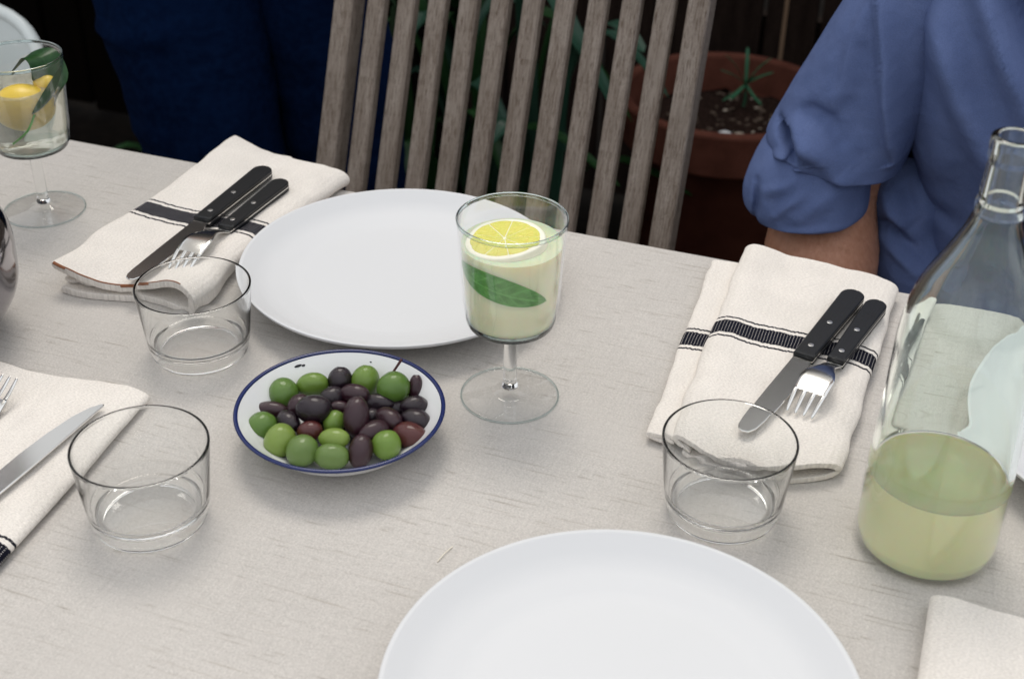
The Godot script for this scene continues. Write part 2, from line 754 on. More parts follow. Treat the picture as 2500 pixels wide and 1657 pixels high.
	for k in 512 * 512:
		wd[k] = clampi(int(wd[k] * 0.88 + weave[k] * 0.10), 0, 255)
	bump(sh, grey_tex(512, 512, wd), 0.20)
	cloth_mat("denim", lin(0.0016, 0.0062, 0.025), lin(0.0038, 0.0145, 0.051), 103, 0.22, 6.0, 0.03)
	cloth_mat("denim_dark", lin(0.003, 0.006, 0.022), lin(0.005, 0.011, 0.036), 105, 0.2, 6.0, 0.03)
	cloth_mat("navy_trousers", lin(0.008, 0.012, 0.035), lin(0.014, 0.02, 0.05), 107, 0.15, 6.0, 0.03)
	cloth_mat("dark_top", lin(0.01, 0.01, 0.012), lin(0.02, 0.02, 0.022), 109, 0.15, 6.0, 0.03)
	var sk := mat("skin", Color.WHITE, 0.5, 0.0, 0.4)
	sk.albedo_texture = mottled(512, 111, 0.05, lin(0.30, 0.135, 0.080), lin(0.50, 0.265, 0.180), 0.16)
	bump(sk, grey_tex(512, 512, noise_bytes(512, 512, 113, 0.12, 3)), 0.04)
	sk.uv1_triplanar = true
	sk.uv1_scale = Vector3.ONE * 5.0
	sk.subsurf_scatter_enabled = true
	sk.subsurf_scatter_strength = 0.12
	mat("hair", lin(0.02, 0.013, 0.009), 0.6)
	mat("eye_white", lin(0.6, 0.58, 0.55), 0.2)
	mat("shoe", lin(0.02, 0.016, 0.013), 0.5)
	var td := mat("shaded_terracotta", Color.WHITE, 0.8, 0.0, 0.15)  # darker copy of the clay: shade below the rim put into the colour
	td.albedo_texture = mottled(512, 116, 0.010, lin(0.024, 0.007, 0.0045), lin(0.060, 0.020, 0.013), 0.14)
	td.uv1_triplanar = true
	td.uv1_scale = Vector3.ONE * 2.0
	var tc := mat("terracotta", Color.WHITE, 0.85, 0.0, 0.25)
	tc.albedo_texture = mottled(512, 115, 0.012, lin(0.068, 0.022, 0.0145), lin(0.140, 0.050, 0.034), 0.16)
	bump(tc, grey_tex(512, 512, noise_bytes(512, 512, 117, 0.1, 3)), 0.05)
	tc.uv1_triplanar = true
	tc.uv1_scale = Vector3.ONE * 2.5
	var so := mat("soil", Color.WHITE, 1.0, 0.0, 0.2)
	so.albedo_texture = mottled(512, 119, 0.06, lin(0.008, 0.004, 0.003), lin(0.055, 0.033, 0.026), 0.5)
	bump(so, grey_tex(512, 512, noise_bytes(512, 512, 121, 0.06, 4)), 0.6)
	so.uv1_triplanar = true
	so.uv1_scale = Vector3.ONE * 4.0
	var gr := mat("ground", Color.WHITE, 1.0, 0.0, 0.2)
	gr.albedo_texture = mottled(512, 123, 0.03, lin(0.002, 0.0013, 0.001), lin(0.007, 0.005, 0.0035), 0.35)
	gr.uv1_triplanar = true
	gr.uv1_world_triplanar = true
	gr.uv1_scale = Vector3.ONE * 1.3
	var pvm := mat("added_paving", Color.WHITE, 0.9, 0.0, 0.2)
	pvm.albedo_texture = mottled(512, 133, 0.02, lin(0.22, 0.20, 0.18), lin(0.34, 0.32, 0.29), 0.15)
	pvm.uv1_triplanar = true
	pvm.uv1_world_triplanar = true
	mat("pebble", lin(0.42, 0.36, 0.29), 0.8)
	mat("pebble_dark", lin(0.10, 0.07, 0.05), 0.9)
	mat("cane", lin(0.16, 0.10, 0.06), 0.8)
	mat("white_plastic", lin(0.62, 0.67, 0.67), 0.32)
	mat("chrome", lin(0.55, 0.55, 0.56), 0.10, 1.0)
	mat("jug_metal", lin(0.30, 0.29, 0.31), 0.12, 1.0)
	mat("crumb", lin(0.85, 0.80, 0.68), 0.9)


func leaf_mat(called: String, a: Color, b: Color, rough: float) -> void:
	var m := mat(called, Color.WHITE, rough, 0.0, 0.4)
	var W := 64
	var H := 128
	var nz := noise_bytes(W, H, 200 + called.length(), 0.05, 3)
	var d := PackedByteArray()
	d.resize(W * H * 3)
	for y in H:
		for x in W:
			var k := y * W + x
			var u := absf(x - 31.5) / 32.0
			var vein := maxf(1.0 - u * 14.0, 0.0)
			var q := fposmod(y / 128.0 * 9.0 - u * 1.6, 1.0)
			vein = maxf(vein, 0.55 * maxf(0.0, 1.0 - absf(q - 0.5) * 9.0))
			var t := clampf(nz[k] / 255.0 * 0.8 + vein * 0.75, 0.0, 1.0)
			var c := a.lerp(b, t)
			d[k * 3] = int(c.r * 255)
			d[k * 3 + 1] = int(c.g * 255)
			d[k * 3 + 2] = int(c.b * 255)
	m.albedo_texture = rgb_tex(W, H, d)
	m.backlight_enabled = true
	m.backlight = Color(0.35, 0.5, 0.2)


func olive_mat(called: String, a: Color, b: Color, seed_: int, rough: float) -> void:
	var m := mat(called, Color.WHITE, rough, 0.0, 0.42)
	m.albedo_texture = mottled(128, seed_, 0.03, a, b, 0.16)
	m.clearcoat_enabled = true
	m.clearcoat = 0.35
	m.clearcoat_roughness = 0.1
	bump(m, grey_tex(128, 128, noise_bytes(128, 128, seed_ + 9, 0.16, 2)), 0.012)
	m.uv1_triplanar = true
	m.uv1_scale = Vector3.ONE * 28.0


# ==================================================================== the setting
func ground_and_fence() -> void:
	var g := Geo.new()
	var rows := []
	var n := 24
	for i in n + 1:
		var row := PackedVector3Array()
		for j in n + 1:
			row.append(Vector3(-60 + 120.0 * j / n, 0, -60 + 120.0 * i / n))
		rows.append(row)
	g.sheet(rows)
	if g.n[0].y < 0:
		g.flip()
	var o := MeshInstance3D.new()
	o.name = numbered("ground")
	o.mesh = g.mesh(false)
	o.material_override = M.ground
	o.set_meta("kind", "structure")
	add_child(o)
	var pv := Geo.new()
	merge(pv, box(Vector3(9.0, 0.08, 8.0), 0.004), Transform3D(Basis(), Vector3(-0.3, -0.02, 2.55)))  # unseen pale paving, added to lighten the glass rims
	var pa := MeshInstance3D.new()
	pa.name = numbered("added_patio")
	pa.mesh = pv.mesh()
	pa.material_override = M.added_paving
	pa.set_meta("kind", "structure")
	add_child(pa)
	# brown board fence behind the pot, and a nearly black stretch of it at the left
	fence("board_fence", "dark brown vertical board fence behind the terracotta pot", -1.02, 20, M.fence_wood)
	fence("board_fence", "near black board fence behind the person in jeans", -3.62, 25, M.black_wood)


func fence(called: String, label: String, x0: float, count: int, m: Material) -> void:
	var t := thing(called, label, "fence", Vector3(x0, 0, -2.52))
	var variants := []
	for k in 5:
		var w := 0.094
		variants.append(beam(PackedVector2Array([Vector2(0, -0.011), Vector2(w, -0.011), Vector2(w, 0.011), Vector2(0, 0.011)]), 0.02, 2.1, 0.002, Vector2(k * 0.31, k * 0.17)).mesh())
	for k in count:
		var b := part("board", variants[rng.randi() % 5], m, t, Vector3(k * 0.104 + rng.randf_range(-0.002, 0.002), rng.randf_range(-0.012, 0.012), rng.randf_range(-0.004, 0.004)))
		b.rotation.z = rng.randf_range(-0.003, 0.003)
	for y in [0.4, 1.75]:
		part("rail", box(Vector3(count * 0.104, 0.08, 0.035)).mesh(), m, t, Vector3(count * 0.052, y, -0.036))
	for k in int(count / 9.0) + 1:
		part("post", box(Vector3(0.08, 2.0, 0.08)).mesh(), m, t, Vector3(0.05 + k * (count * 0.104 - 0.1) / int(count / 9.0), 1.0, -0.098))


func table_and_cloth() -> void:
	var x0 := -1.30
	var x1 := 0.62
	var z0 := -1.036
	var z1 := -0.06
	var t := thing("table", "long wooden garden table hidden under the linen cloth", "table", Vector3((x0 + x1) / 2, 0, (z0 + z1) / 2))
	var lx := x1 - x0
	var lz := z1 - z0
	part("tabletop", box(Vector3(lx - 0.01, 0.03, lz - 0.01), 0.004).mesh(), M.table_wood, t, Vector3(0, T - 0.0182, 0))
	for sx in [-1, 1]:
		for sz in [-1, 1]:
			part("leg", box(Vector3(0.07, T - 0.034, 0.07)).mesh(), M.table_wood, t, Vector3(sx * (lx / 2 - 0.12), (T - 0.034) / 2, sz * (lz / 2 - 0.10)))
	# the cloth: a top sheet and its underside, hanging over all four edges
	var ns := 150
	var pl := PackedVector2Array()     # path across the table: (z, y)
	var drop := 0.24
	for k in 9:
		pl.append(Vector2(z0 - 0.006, T - drop + (drop - 0.006) * k / 8.0))
	for k in range(1, 6):
		var a := PI / 2 * k / 5.0
		pl.append(Vector2(z0 - 0.006 + 0.006 * (1 - cos(a)), T - 0.006 + 0.006 * sin(a)))
	for k in range(1, 60):
		pl.append(Vector2(lerpf(z0, z1, k / 60.0), T))
	for k in 6:
		var a := PI / 2 * k / 5.0
		pl.append(Vector2(z1 + 0.006 * sin(a), T - 0.006 + 0.006 * cos(a)))
	for k in range(1, 9):
		pl.append(Vector2(z1 + 0.006, T - 0.006 - (drop - 0.006) * k / 8.0))
	var f := FastNoiseLite.new()
	f.seed = 4
	f.frequency = 2.2
	var g := Geo.new()
	for side in 2:
		var rows := []
		var uvs := []
		for i in ns + 1:
			var x := lerpf(x0 - 0.008, x1 + 0.008, float(i) / ns)
			var row := PackedVector3Array()
			var ur := []
			var s := 0.0
			for k in pl.size():
				if k:
					s += pl[k].distance_to(pl[k - 1])
				var p := Vector3(x, pl[k].y, pl[k].x)
				var hang := clampf((T - 0.004 - p.y) / drop, 0.0, 1.0)
				if hang > 0.0:
					var wv := (sin(x * 13.0 + p.z) * 0.5 + f.get_noise_2d(x * 1.6, p.z) ) * 0.03 * hang + 0.010 * hang
					p.z += wv * (1.0 if p.z > -0.5 else -1.0)
				else:
					p.y += 0.0
				if side:
					p.y -= 0.0012 if hang == 0.0 else 0.0
					if hang > 0.0:
						p.z += 0.0012 * (-1.0 if p.z > -0.5 else 1.0)
				row.append(p)
				ur.append(Vector2(x, s))
			rows.append(row)
			uvs.append(ur)
		var h := Geo.new()
		h.sheet(rows, false, false, uvs)
		var mid := h.n[(ns / 2) * pl.size() + pl.size() / 2]
		if (mid.y > 0) == (side == 1):
			h.flip()
		merge(g, h)
	# the short ends hang down as well
	for e in [[x0 - 0.008, -1.0], [x1 + 0.008, 1.0]]:
		var rows := []
		for k in 10:
			var row := PackedVector3Array()
			for j in 60:
				var z := lerpf(z0 - 0.004, z1 + 0.004, j / 59.0)
				var hang := k / 9.0
				row.append(Vector3(e[0] + e[1] * (0.003 + hang * (0.012 + 0.02 * sin(z * 14.0))), T - 0.0006 - hang * drop, z))
			rows.append(row)
		var h := Geo.new()
		h.sheet(rows)
		merge(g, h)
	solo("tablecloth", g.mesh(false), M.linen, "pale grey linen tablecloth with slubby threads covering the table", "tablecloth")


# ==================================================================== plants
# a flat leaf along a path, with a fold along its midrib and a little thickness
func strap(path: Array, width: float, fold := 0.25, tip := 0.0, blunt := 0.35) -> Geo:
	var pts: Array = smooth_path(path, 6)
	var c := pts.size()
	var rows := []
	var back := []
	for i in c:
		var d: Vector3 = (pts[mini(i + 1, c - 1)] - pts[maxi(i - 1, 0)]).normalized()
		var side := d.cross(Vector3.UP)
		if side.length() < 0.05:
			side = Vector3.RIGHT
		side = side.normalized()
		var nrm := side.cross(d).normalized()
		var t := float(i) / (c - 1)
		var w := width * 0.5 * pow(maxf(sin(PI * clampf(lerpf(0.12, 1.0, t), 0.0, 1.0)), 0.0), blunt) + tip
		var row := PackedVector3Array()
		var rb := PackedVector3Array()
		for j in 5:
			var u := (j - 2) / 2.0
			var p: Vector3 = pts[i] + side * w * u + nrm * absf(u) * w * fold
			row.append(p)
			rb.append(p - nrm * 0.0006)
		rows.append(row)
		back.append(rb)
	var g := Geo.new()
	g.sheet(rows)
	var h := Geo.new()
	h.sheet(back)
	h.flip()
	merge(g, h)
	return g


func garden_plants() -> void:
	var labels := ["clump of green strap leaves behind the left half of the slatted chair", "clump of blue green strap leaves behind the right half of the slatted chair", "low dark green strap leaved plant between the two jeans legs and the fence"]
	var at := [Vector3(-0.90, 0, -1.97), Vector3(-0.78, 0, -2.10), Vector3(-1.42, 0, -2.15)]
	var given := [
		[[Vector3(-0.86, 0, -1.95), Vector3(-0.84, 0.35, -1.84), Vector3(-0.832, 0.54, -1.80), Vector3(-0.835, 0.70, -1.79)], [Vector3(-0.83, 0, -1.95), Vector3(-0.80, 0.25, -1.86), Vector3(-0.805, 0.42, -1.8), Vector3(-0.83, 0.33, -1.74)]],
		[[Vector3(-0.68, 0, -2.05), Vector3(-0.69, 0.55, -1.98), Vector3(-0.645, 0.74, -1.88), Vector3(-0.573, 0.66, -1.80), Vector3(-0.50, 0.565, -1.78), Vector3(-0.47, 0.50, -1.78)], [Vector3(-0.66, 0, -2.05), Vector3(-0.62, 0.5, -1.95), Vector3(-0.52, 0.635, -1.85), Vector3(-0.45, 0.62, -1.8)], [Vector3(-0.72, 0, -2.05), Vector3(-0.72, 0.3, -1.95), Vector3(-0.66, 0.46, -1.85), Vector3(-0.70, 0.42, -1.78)]],
		[]]
	var mats := [[M.strap_green, M.strap_green, M.strap_blue_green], [M.strap_blue_green, M.strap_green, M.strap_green], [M.strap_green, M.strap_green, M.strap_green]]
	for k in 3:
		var t := thing("strap_leaf_plant", labels[k], "plant", at[k], 0.0, "strap leaved plants along the fence")
		for path in given[k]:
			var local := []
			for p in path:
				local.append(p - at[k])
			part("leaf", strap(local, 0.036).mesh(false), mats[k][0], t)
		for i in [16, 14, 8][k]:
			var a := rng.randf() * TAU
			var reach := rng.randf_range(0.10, 0.30)
			var h: float = rng.randf_range(0.25, 0.60) * [1.0, 1.0, 0.7][k]
			var out := Vector3(cos(a), 0, sin(a) * 0.7)
			var b := out * 0.04
			part("leaf", strap([b, b + out * reach * 0.25 + Vector3(0, h * 0.6, 0), b + out * reach * 0.65 + Vector3(0, h, 0), b + out * reach * 1.2 + Vector3(0, h * rng.randf_range(0.55, 0.95), 0)], rng.randf_range(0.026, 0.044)).mesh(false), mats[k][i % 3], t)


func terracotta_pot() -> void:
	var c := Vector3(-0.397, 0, -2.2)
	var t := thing("terracotta_pot", "large terracotta pot of dark soil behind the slatted chair", "plant pot", c)
	var prof := rounded([Vector3(0, 0.004, 0), Vector3(0.125, 0.004, 0.006), Vector3(0.160, 0.3368, 0.002), Vector3(0.150, 0.3368, 0.002), Vector3(0.12, 0.03, 0.01), Vector3(0, 0.03, 0)])
	var rimp := rounded([Vector3(0.151, 0.3372, 0), Vector3(0.183, 0.3372, 0.006), Vector3(0.193, 0.417, 0.008), Vector3(0.172, 0.417, 0.008), Vector3(0.166, 0.35, 0.01), Vector3(0.151, 0.3372, 0)])
	part("pot_body", lathe(prof, 72).mesh(), M.shaded_terracotta, t)
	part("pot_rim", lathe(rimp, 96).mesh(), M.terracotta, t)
	# soil, uneven
	var f := FastNoiseLite.new()
	f.seed = 8
	f.frequency = 40.0
	var rows := []
	for i in 15:
		var r := 0.163 * i / 14.0
		var row := PackedVector3Array()
		for j in 60:
			var a := TAU * j / 60
			var p := Vector3(cos(a) * r, 0, sin(a) * r)
			p.y = 0.352 + 0.010 * f.get_noise_2d(p.x, p.z) + 0.006 * f.get_noise_2d(p.x * 0.3, p.z * 0.3)
			row.append(p)
		rows.append(row)
	var bot := PackedVector3Array()
	for j in 60:
		bot.append(Vector3(cos(TAU * j / 60) * 0.150, 0.3, sin(TAU * j / 60) * 0.150))
	rows.append(bot)
	var g := Geo.new()
	g.sheet(rows, true)
	part("soil", g.mesh(false), M.soil, t)
	# pebbles and bits of bark lying on the soil
	var pb := Geo.new()
	var pd := Geo.new()
	for k in 150:
		var a := rng.randf() * TAU
		var r := sqrt(rng.randf()) * 0.15
		var s := rng.randf_range(0.0016, 0.0042)
		var light := k < 38
		var xf := Transform3D(Basis.from_euler(Vector3(rng.randf_range(-0.4, 0.4), rng.randf() * TAU, rng.randf_range(-0.4, 0.4))), Vector3(cos(a) * r, 0.354 + 0.010 * f.get_noise_2d(cos(a) * r, sin(a) * r), sin(a) * r))
		merge(pb if light else pd, oval(s * rng.randf_range(1.0, 2.2), s * 0.6, s, 8, 6), xf)
	var st1 := part("pebbles", pb.mesh(false), M.pebble, t)
	st1.set_meta("kind", "stuff")
	var st2 := part("bark_chips", pd.mesh(false), M.pebble_dark, t)
	st2.set_meta("kind", "stuff")
	part("white_stone", oval(0.012, 0.006, 0.008, 12, 8).mesh(), M.enamel, t, Vector3(0.012, 0.362, 0.055))
	part("pale_stone", oval(0.011, 0.006, 0.007, 12, 8).mesh(), M.pebble, t, Vector3(0.036, 0.361, 0.050))
	# the seedling
	var b := Vector3(-0.384, 0.350, -2.29)
	var s := thing("seedling", "small seedling with narrow green leaves growing in the terracotta pot", "plant", b)
	part("stem", tube(smooth_path([Vector3(0, 0, 0), Vector3(0.002, 0.025, 0.0), Vector3(0.0, 0.052, 0.0)], 4), 0.0028, 0.0020, 8).mesh(), M.seedling_green, s)
	var tips := [Vector3(-0.045, 0.112, 0.02), Vector3(-0.050, 0.082, 0.03), Vector3(0.046, 0.108, -0.01), Vector3(-0.040, 0.016, 0.03), Vector3(0.042, 0.020, 0.03), Vector3(-0.008, 0.120, -0.02), Vector3(0.030, 0.085, 0.04), Vector3(0.050, 0.07, -0.03), Vector3(-0.02, 0.03, 0.05)]
	for tip in tips:
		var p: Vector3 = Vector3(0, 0.048, 0) + (tip - Vector3(0, 0.048, 0)) * 0.86
		part("leaf", strap([Vector3(0, 0.048, 0), Vector3(p.x * 0.5, lerpf(0.048, p.y, 0.62), p.z * 0.5), p], 0.0068, 0.2).mesh(false), M.seedling_green, s)
	solo("garden_cane", tube(smooth_path([Vector3(0, 0, 0), Vector3(0.006, 0.5, 0.004), Vector3(-0.004, 1.0, 0), Vector3(0.004, 1.4, 0)], 5), 0.0042, 0.0032, 8).mesh(), M.cane, "thin pale bamboo cane standing behind the terracotta pot", "cane", Vector3(-0.355, 0, -2.43))


# ==================================================================== chairs
func teak_chair() -> void:
	var t := thing("slatted_chair", "weathered grey teak chair with an upright slatted back", "chair", Vector3(-0.4815, 0, -1.30))
	var tilt := deg_to_rad(22.0)
	var lean := Basis(Vector3.RIGHT, -tilt)
	var hw := 0.21
	# the back lies in a plane through (y 0.74, z 0) leaning away from the table
	for s in [-1, 1]:
		var o := PackedVector2Array([Vector2(-0.0115, -0.034), Vector2(0.0115, -0.034), Vector2(0.0115, 0.0), Vector2(-0.0115, 0.0)])
		var p := part("back_post", beam(o, -0.36, 0.215, 0.0018, Vector2(s * 0.2 + 0.5, 0.3)).mesh(), M.teak, t, Vector3(s * (hw - 0.0115), T, 0))
		p.basis = lean
	for k in 10:
		var x := -hw + 0.0115 + (k + 1) * (2 * hw - 0.023) / 11.0
		var o := PackedVector2Array([Vector2(-0.0103, -0.017), Vector2(0.0103, -0.017), Vector2(0.0103, 0.0), Vector2(-0.0103, 0.0)])
		var p := part("slat", beam(o, -0.235, 0.145, 0.0022, Vector2(k * 0.137, k * 0.211)).mesh(), M.teak, t, Vector3(x, T, 0) + lean * Vector3(0, 0, -0.006))
		p.basis = lean
	var tr := part("top_rail", box(Vector3(2 * hw - 0.0464, 0.06, 0.022), 0.003).mesh(), M.teak, t, Vector3(0, T, 0) + lean * Vector3(0, 0.168, -0.012))
	tr.basis = lean
	var lr := part("lower_rail", box(Vector3(2 * hw - 0.0464, 0.045, 0.022), 0.003).mesh(), M.teak, t, Vector3(0, T, 0) + lean * Vector3(0, -0.25, -0.012))
	lr.basis = lean
	for k in 7:
		part("seat_slat", box(Vector3(2 * hw - 0.03, 0.016, 0.046), 0.002).mesh(), M.teak, t, Vector3(0, 0.44, 0.17 + k * 0.052))
	for s in [-1, 1]:
		part("seat_rail", box(Vector3(0.022, 0.04, 0.40), 0.002).mesh(), M.teak, t, Vector3(s * (hw - 0.028), 0.411, 0.32))
		part("front_leg", box(Vector3(0.024, 0.43, 0.034), 0.002).mesh(), M.teak, t, Vector3(s * (hw - 0.052), 0.2155, 0.46))
		part("rear_leg", box(Vector3(0.024, 0.415, 0.034), 0.002).mesh(), M.teak, t, Vector3(s * (hw - 0.0115), 0.2085, 0.16))


func white_chair() -> void:
	var t := thing("white_chair", "white moulded plastic chair with a rounded back at the far left", "chair", Vector3(-1.235, 0, -1.12))
	# one shell: back and seat as a rounded sheet with a rolled edge
	var path := [Vector3(0, T + 0.035, -0.145), Vector3(0, T - 0.02, -0.135), Vector3(0, 0.62, -0.12), Vector3(0, 0.50, -0.08), Vector3(0, 0.44, 0.0), Vector3(0, 0.425, 0.15), Vector3(0, 0.44, 0.29)]
	var mid: Array = smooth_path(path, 8)
	var c := mid.size()
	var front := []
	var back := []
	for i in c:
		var d: Vector3 = (mid[mini(i + 1, c - 1)] - mid[maxi(i - 1, 0)]).normalized()
		var nrm := Vector3.RIGHT.cross(d).normalized()
		var e := float(i) / (c - 1)
		var w := 0.222
		if e < 0.24:
			w *= 0.30 + 0.70 * pow(1.0 - pow(1.0 - e / 0.24, 2.4), 0.5)
		if e > 0.85:
			w *= pow(1.0 - pow((e - 0.85) / 0.16, 3.0), 0.4)
		var r1 := PackedVector3Array()
		var r2 := PackedVector3Array()
		for j in 25:
			var u := (j - 12) / 12.0
			var p: Vector3 = mid[i] + Vector3(u * w, 0, 0) + (Vector3(0, 0.01, 0.06)) * pow(absf(u), 3.0) * sin(PI * clampf(e * 1.15, 0.0, 1.0))
			r1.append(p)
			r2.append(p - nrm * 0.006)
		front.append(r1)
		back.append(r2)
	var g := Geo.new()
	g.sheet(front)
	var h := Geo.new()
	h.sheet(back)
	h.flip()
	merge(g, h)
	part("seat_shell", g.mesh(false), M.white_plastic, t)
	# the rolled rim all round
	var ring := []
	for i in c:
		ring.append((front[i][24] + back[i][24]) / 2)
	for j in range(23, 0, -1):
		ring.append((front[c - 1][j] + back[c - 1][j]) / 2)
	for i in range(c - 1, -1, -1):
		ring.append((front[i][0] + back[i][0]) / 2)
	for j in range(1, 25):
		ring.append((front[0][j] + back[0][j]) / 2)
	part("rolled_rim", tube(ring, 0.008, 0.008, 10).mesh(false), M.white_plastic, t)
	for sx in [-1, 1]:
		for sz in [[0.02, -0.13], [0.2, 0.26]]:
			part("leg", tube([Vector3(sx * 0.13, 0.425, sz[0]), Vector3(sx * 0.2, 0.003, sz[1])], 0.009, 0.008, 10).mesh(), M.chrome, t)


# ==================================================================== people
# a body as one continuous surface: bones are [a, b, ra, rb]; their distances are joined by a smooth minimum and meshed as surface nets
func body(bones: Array, cell: float, k: float, base: Vector3) -> Geo:
	var lo := Vector3.ONE * 1e9
	var hi := -lo
	for b in bones:
		var r := maxf(b[2], b[3]) + 3.0 * cell
		for p in [b[0], b[1]]:
			lo = lo.min(p - Vector3.ONE * r)
			hi = hi.max(p + Vector3.ONE * r)
	var nx := int((hi.x - lo.x) / cell) + 2
	var ny := int((hi.y - lo.y) / cell) + 2
	var nz := int((hi.z - lo.z) / cell) + 2
	var D := PackedFloat32Array()
	D.resize(nx * ny * nz)
	D.fill(1.0)
	for b in bones:
		var a: Vector3 = b[0]
		var ab: Vector3 = b[1] - a
		var ra: float = b[2]
		var dr: float = b[3] - ra
		var l2 := maxf(ab.length_squared(), 1e-9)
		var m := maxf(b[2], b[3]) + k + 2.0 * cell
		var p0: Vector3 = (a.min(b[1]) - Vector3.ONE * m - lo) / cell
		var p1: Vector3 = (a.max(b[1]) + Vector3.ONE * m - lo) / cell
		for z in range(maxi(0, int(p0.z)), mini(nz, int(p1.z) + 1)):
			for y in range(maxi(0, int(p0.y)), mini(ny, int(p1.y) + 1)):
				var at := (z * ny + y) * nx
				for x in range(maxi(0, int(p0.x)), mini(nx, int(p1.x) + 1)):
					var p := lo + Vector3(x, y, z) * cell - a
					var t := clampf(p.dot(ab) / l2, 0.0, 1.0)
					var d := (p - ab * t).length() - ra - dr * t
					var e := D[at + x]
					var h := clampf(0.5 + 0.5 * (e - d) / k, 0.0, 1.0)
					D[at + x] = lerpf(e, d, h) - k * h * (1.0 - h)
	var id := PackedInt32Array()
	id.resize(D.size())
	id.fill(-1)
	var g := Geo.new()
	var off := [0, 1, nx, nx + 1, nx * ny, nx * ny + 1, nx * ny + nx, nx * ny + nx + 1]
	for z in nz - 1:
		for y in ny - 1:
			for x in nx - 1:
				var at := (z * ny + y) * nx + x
				var inside := 0
				for q in 8:
					if D[at + off[q]] < 0.0:
						inside += 1
				if inside == 0 or inside == 8:
					continue
				var s := Vector3.ZERO
				var c := 0
				for q in 8:
					for bit in [1, 2, 4]:
						var q2: int = q | bit
						if q2 == q:
							continue
						var d1 := D[at + off[q]]
						var d2 := D[at + off[q2]]
						if (d1 < 0.0) != (d2 < 0.0):
							var t := d1 / (d1 - d2)
							var u := Vector3(q & 1, (q >> 1) & 1, q >> 2)
							var w := Vector3(q2 & 1, (q2 >> 1) & 1, q2 >> 2)
							s += u.lerp(w, t)
							c += 1
				id[at] = g.v.size()
				g.v.append(lo + (Vector3(x, y, z) + s / c) * cell - base)
				var gr := Vector3(D[at + off[1]] - D[at], D[at + off[2]] - D[at], D[at + off[4]] - D[at])
				gr += Vector3(D[at + off[7]] - D[at + off[6]], D[at + off[7]] - D[at + off[5]], D[at + off[7]] - D[at + off[3]])
				g.n.append(gr.normalized())
				g.uv.append(Vector2(x, y) * 0.02)
	for z in range(1, nz - 1):
		for y in range(1, ny - 1):
			for x in range(1, nx - 1):
				var at := (z * ny + y) * nx + x
				for axis in 3:
					var o: int = [1, nx, nx * ny][axis]
					if (D[at] < 0.0) == (D[at + o] < 0.0):
						continue
					var o1: int = [nx, nx * ny, 1][axis]
					var o2: int = [nx * ny, 1, nx][axis]
					var q := [id[at], id[at - o1], id[at - o1 - o2], id[at - o2]]
					if D[at] < 0.0:
						g.ix.append_array([q[0], q[2], q[1], q[0], q[3], q[2]])
					else:
						g.ix.append_array([q[0], q[1], q[2], q[0], q[2], q[3]])
	# orient triangles by their normals
	for t in range(0, g.ix.size(), 3):
		var f := (g.v[g.ix[t + 2]] - g.v[g.ix[t]]).cross(g.v[g.ix[t + 1]] - g.v[g.ix[t]])
		if f.dot(g.n[g.ix[t]]) < 0.0:
			var w := g.ix[t + 1]
			g.ix[t + 1] = g.ix[t + 2]
			g.ix[t + 2] = w
	return g


func hand_bones(wrist: Vector3, along: Vector3, palm_down: Vector3, side: float) -> Array:
	var across := along.cross(palm_down).normalized() * side
	var out := [[wrist, wrist + along * 0.05, 0.024, 0.026], [wrist + across * 0.018, wrist + along * 0.085 + across * 0.026, 0.016, 0.014], [wrist - across * 0.018, wrist + along * 0.085 - across * 0.026, 0.016, 0.014]]
	for k in 4:
		var u := (k - 1.5) * 0.0185
		var l: float = [0.068, 0.080, 0.074, 0.056][k]
		var p := wrist + along * 0.088 + across * u
		var q := p + along * l * 0.5 + palm_down * 0.008
		var r := q + along * l * 0.32 + palm_down * 0.022
		out.append([p, q, 0.0095, 0.0088])
		out.append([q, r, 0.0088, 0.0078])
	var th := wrist + along * 0.025 - across * 0.026
	out.append([th, th + along * 0.035 - across * 0.024, 0.012, 0.0105])
	out.append([th + along * 0.035 - across * 0.024, th + along * 0.066 - across * 0.026 + palm_down * 0.010, 0.0105, 0.009])
	return out


# head with nose, chin, brow and ears, looking along f
func head_bones(c: Vector3, f: Vector3) -> Array:
	var r := f.cross(Vector3.UP).normalized()
	return [[c + Vector3(0, 0.03, 0) - f * 0.012, c + Vector3(0, 0.045, 0) - f * 0.01, 0.082, 0.080], [c - Vector3(0, 0.03, 0) + f * 0.012, c - Vector3(0, 0.06, 0) + f * 0.02, 0.062, 0.045],
		[c - Vector3(0, 0.085, 0) + f * 0.045, c - Vector3(0, 0.09, 0) + f * 0.05, 0.024, 0.022], [c + Vector3(0, 0.012, 0) + f * 0.082, c - Vector3(0, 0.028, 0) + f * 0.102, 0.009, 0.013],
		[c + Vector3(0, 0.022, 0) + f * 0.072 + r * 0.034, c + Vector3(0, 0.022, 0) + f * 0.072 - r * 0.034, 0.014, 0.014], [c - Vector3(0, 0.058, 0) + f * 0.074 + r * 0.018, c - Vector3(0, 0.058, 0) + f * 0.074 - r * 0.018, 0.010, 0.010],
		[c + r * 0.078 + Vector3(0, 0.015, 0), c + r * 0.078 - Vector3(0, 0.022, 0), 0.013, 0.009], [c - r * 0.078 + Vector3(0, 0.015, 0), c - r * 0.078 - Vector3(0, 0.022, 0), 0.013, 0.009]]


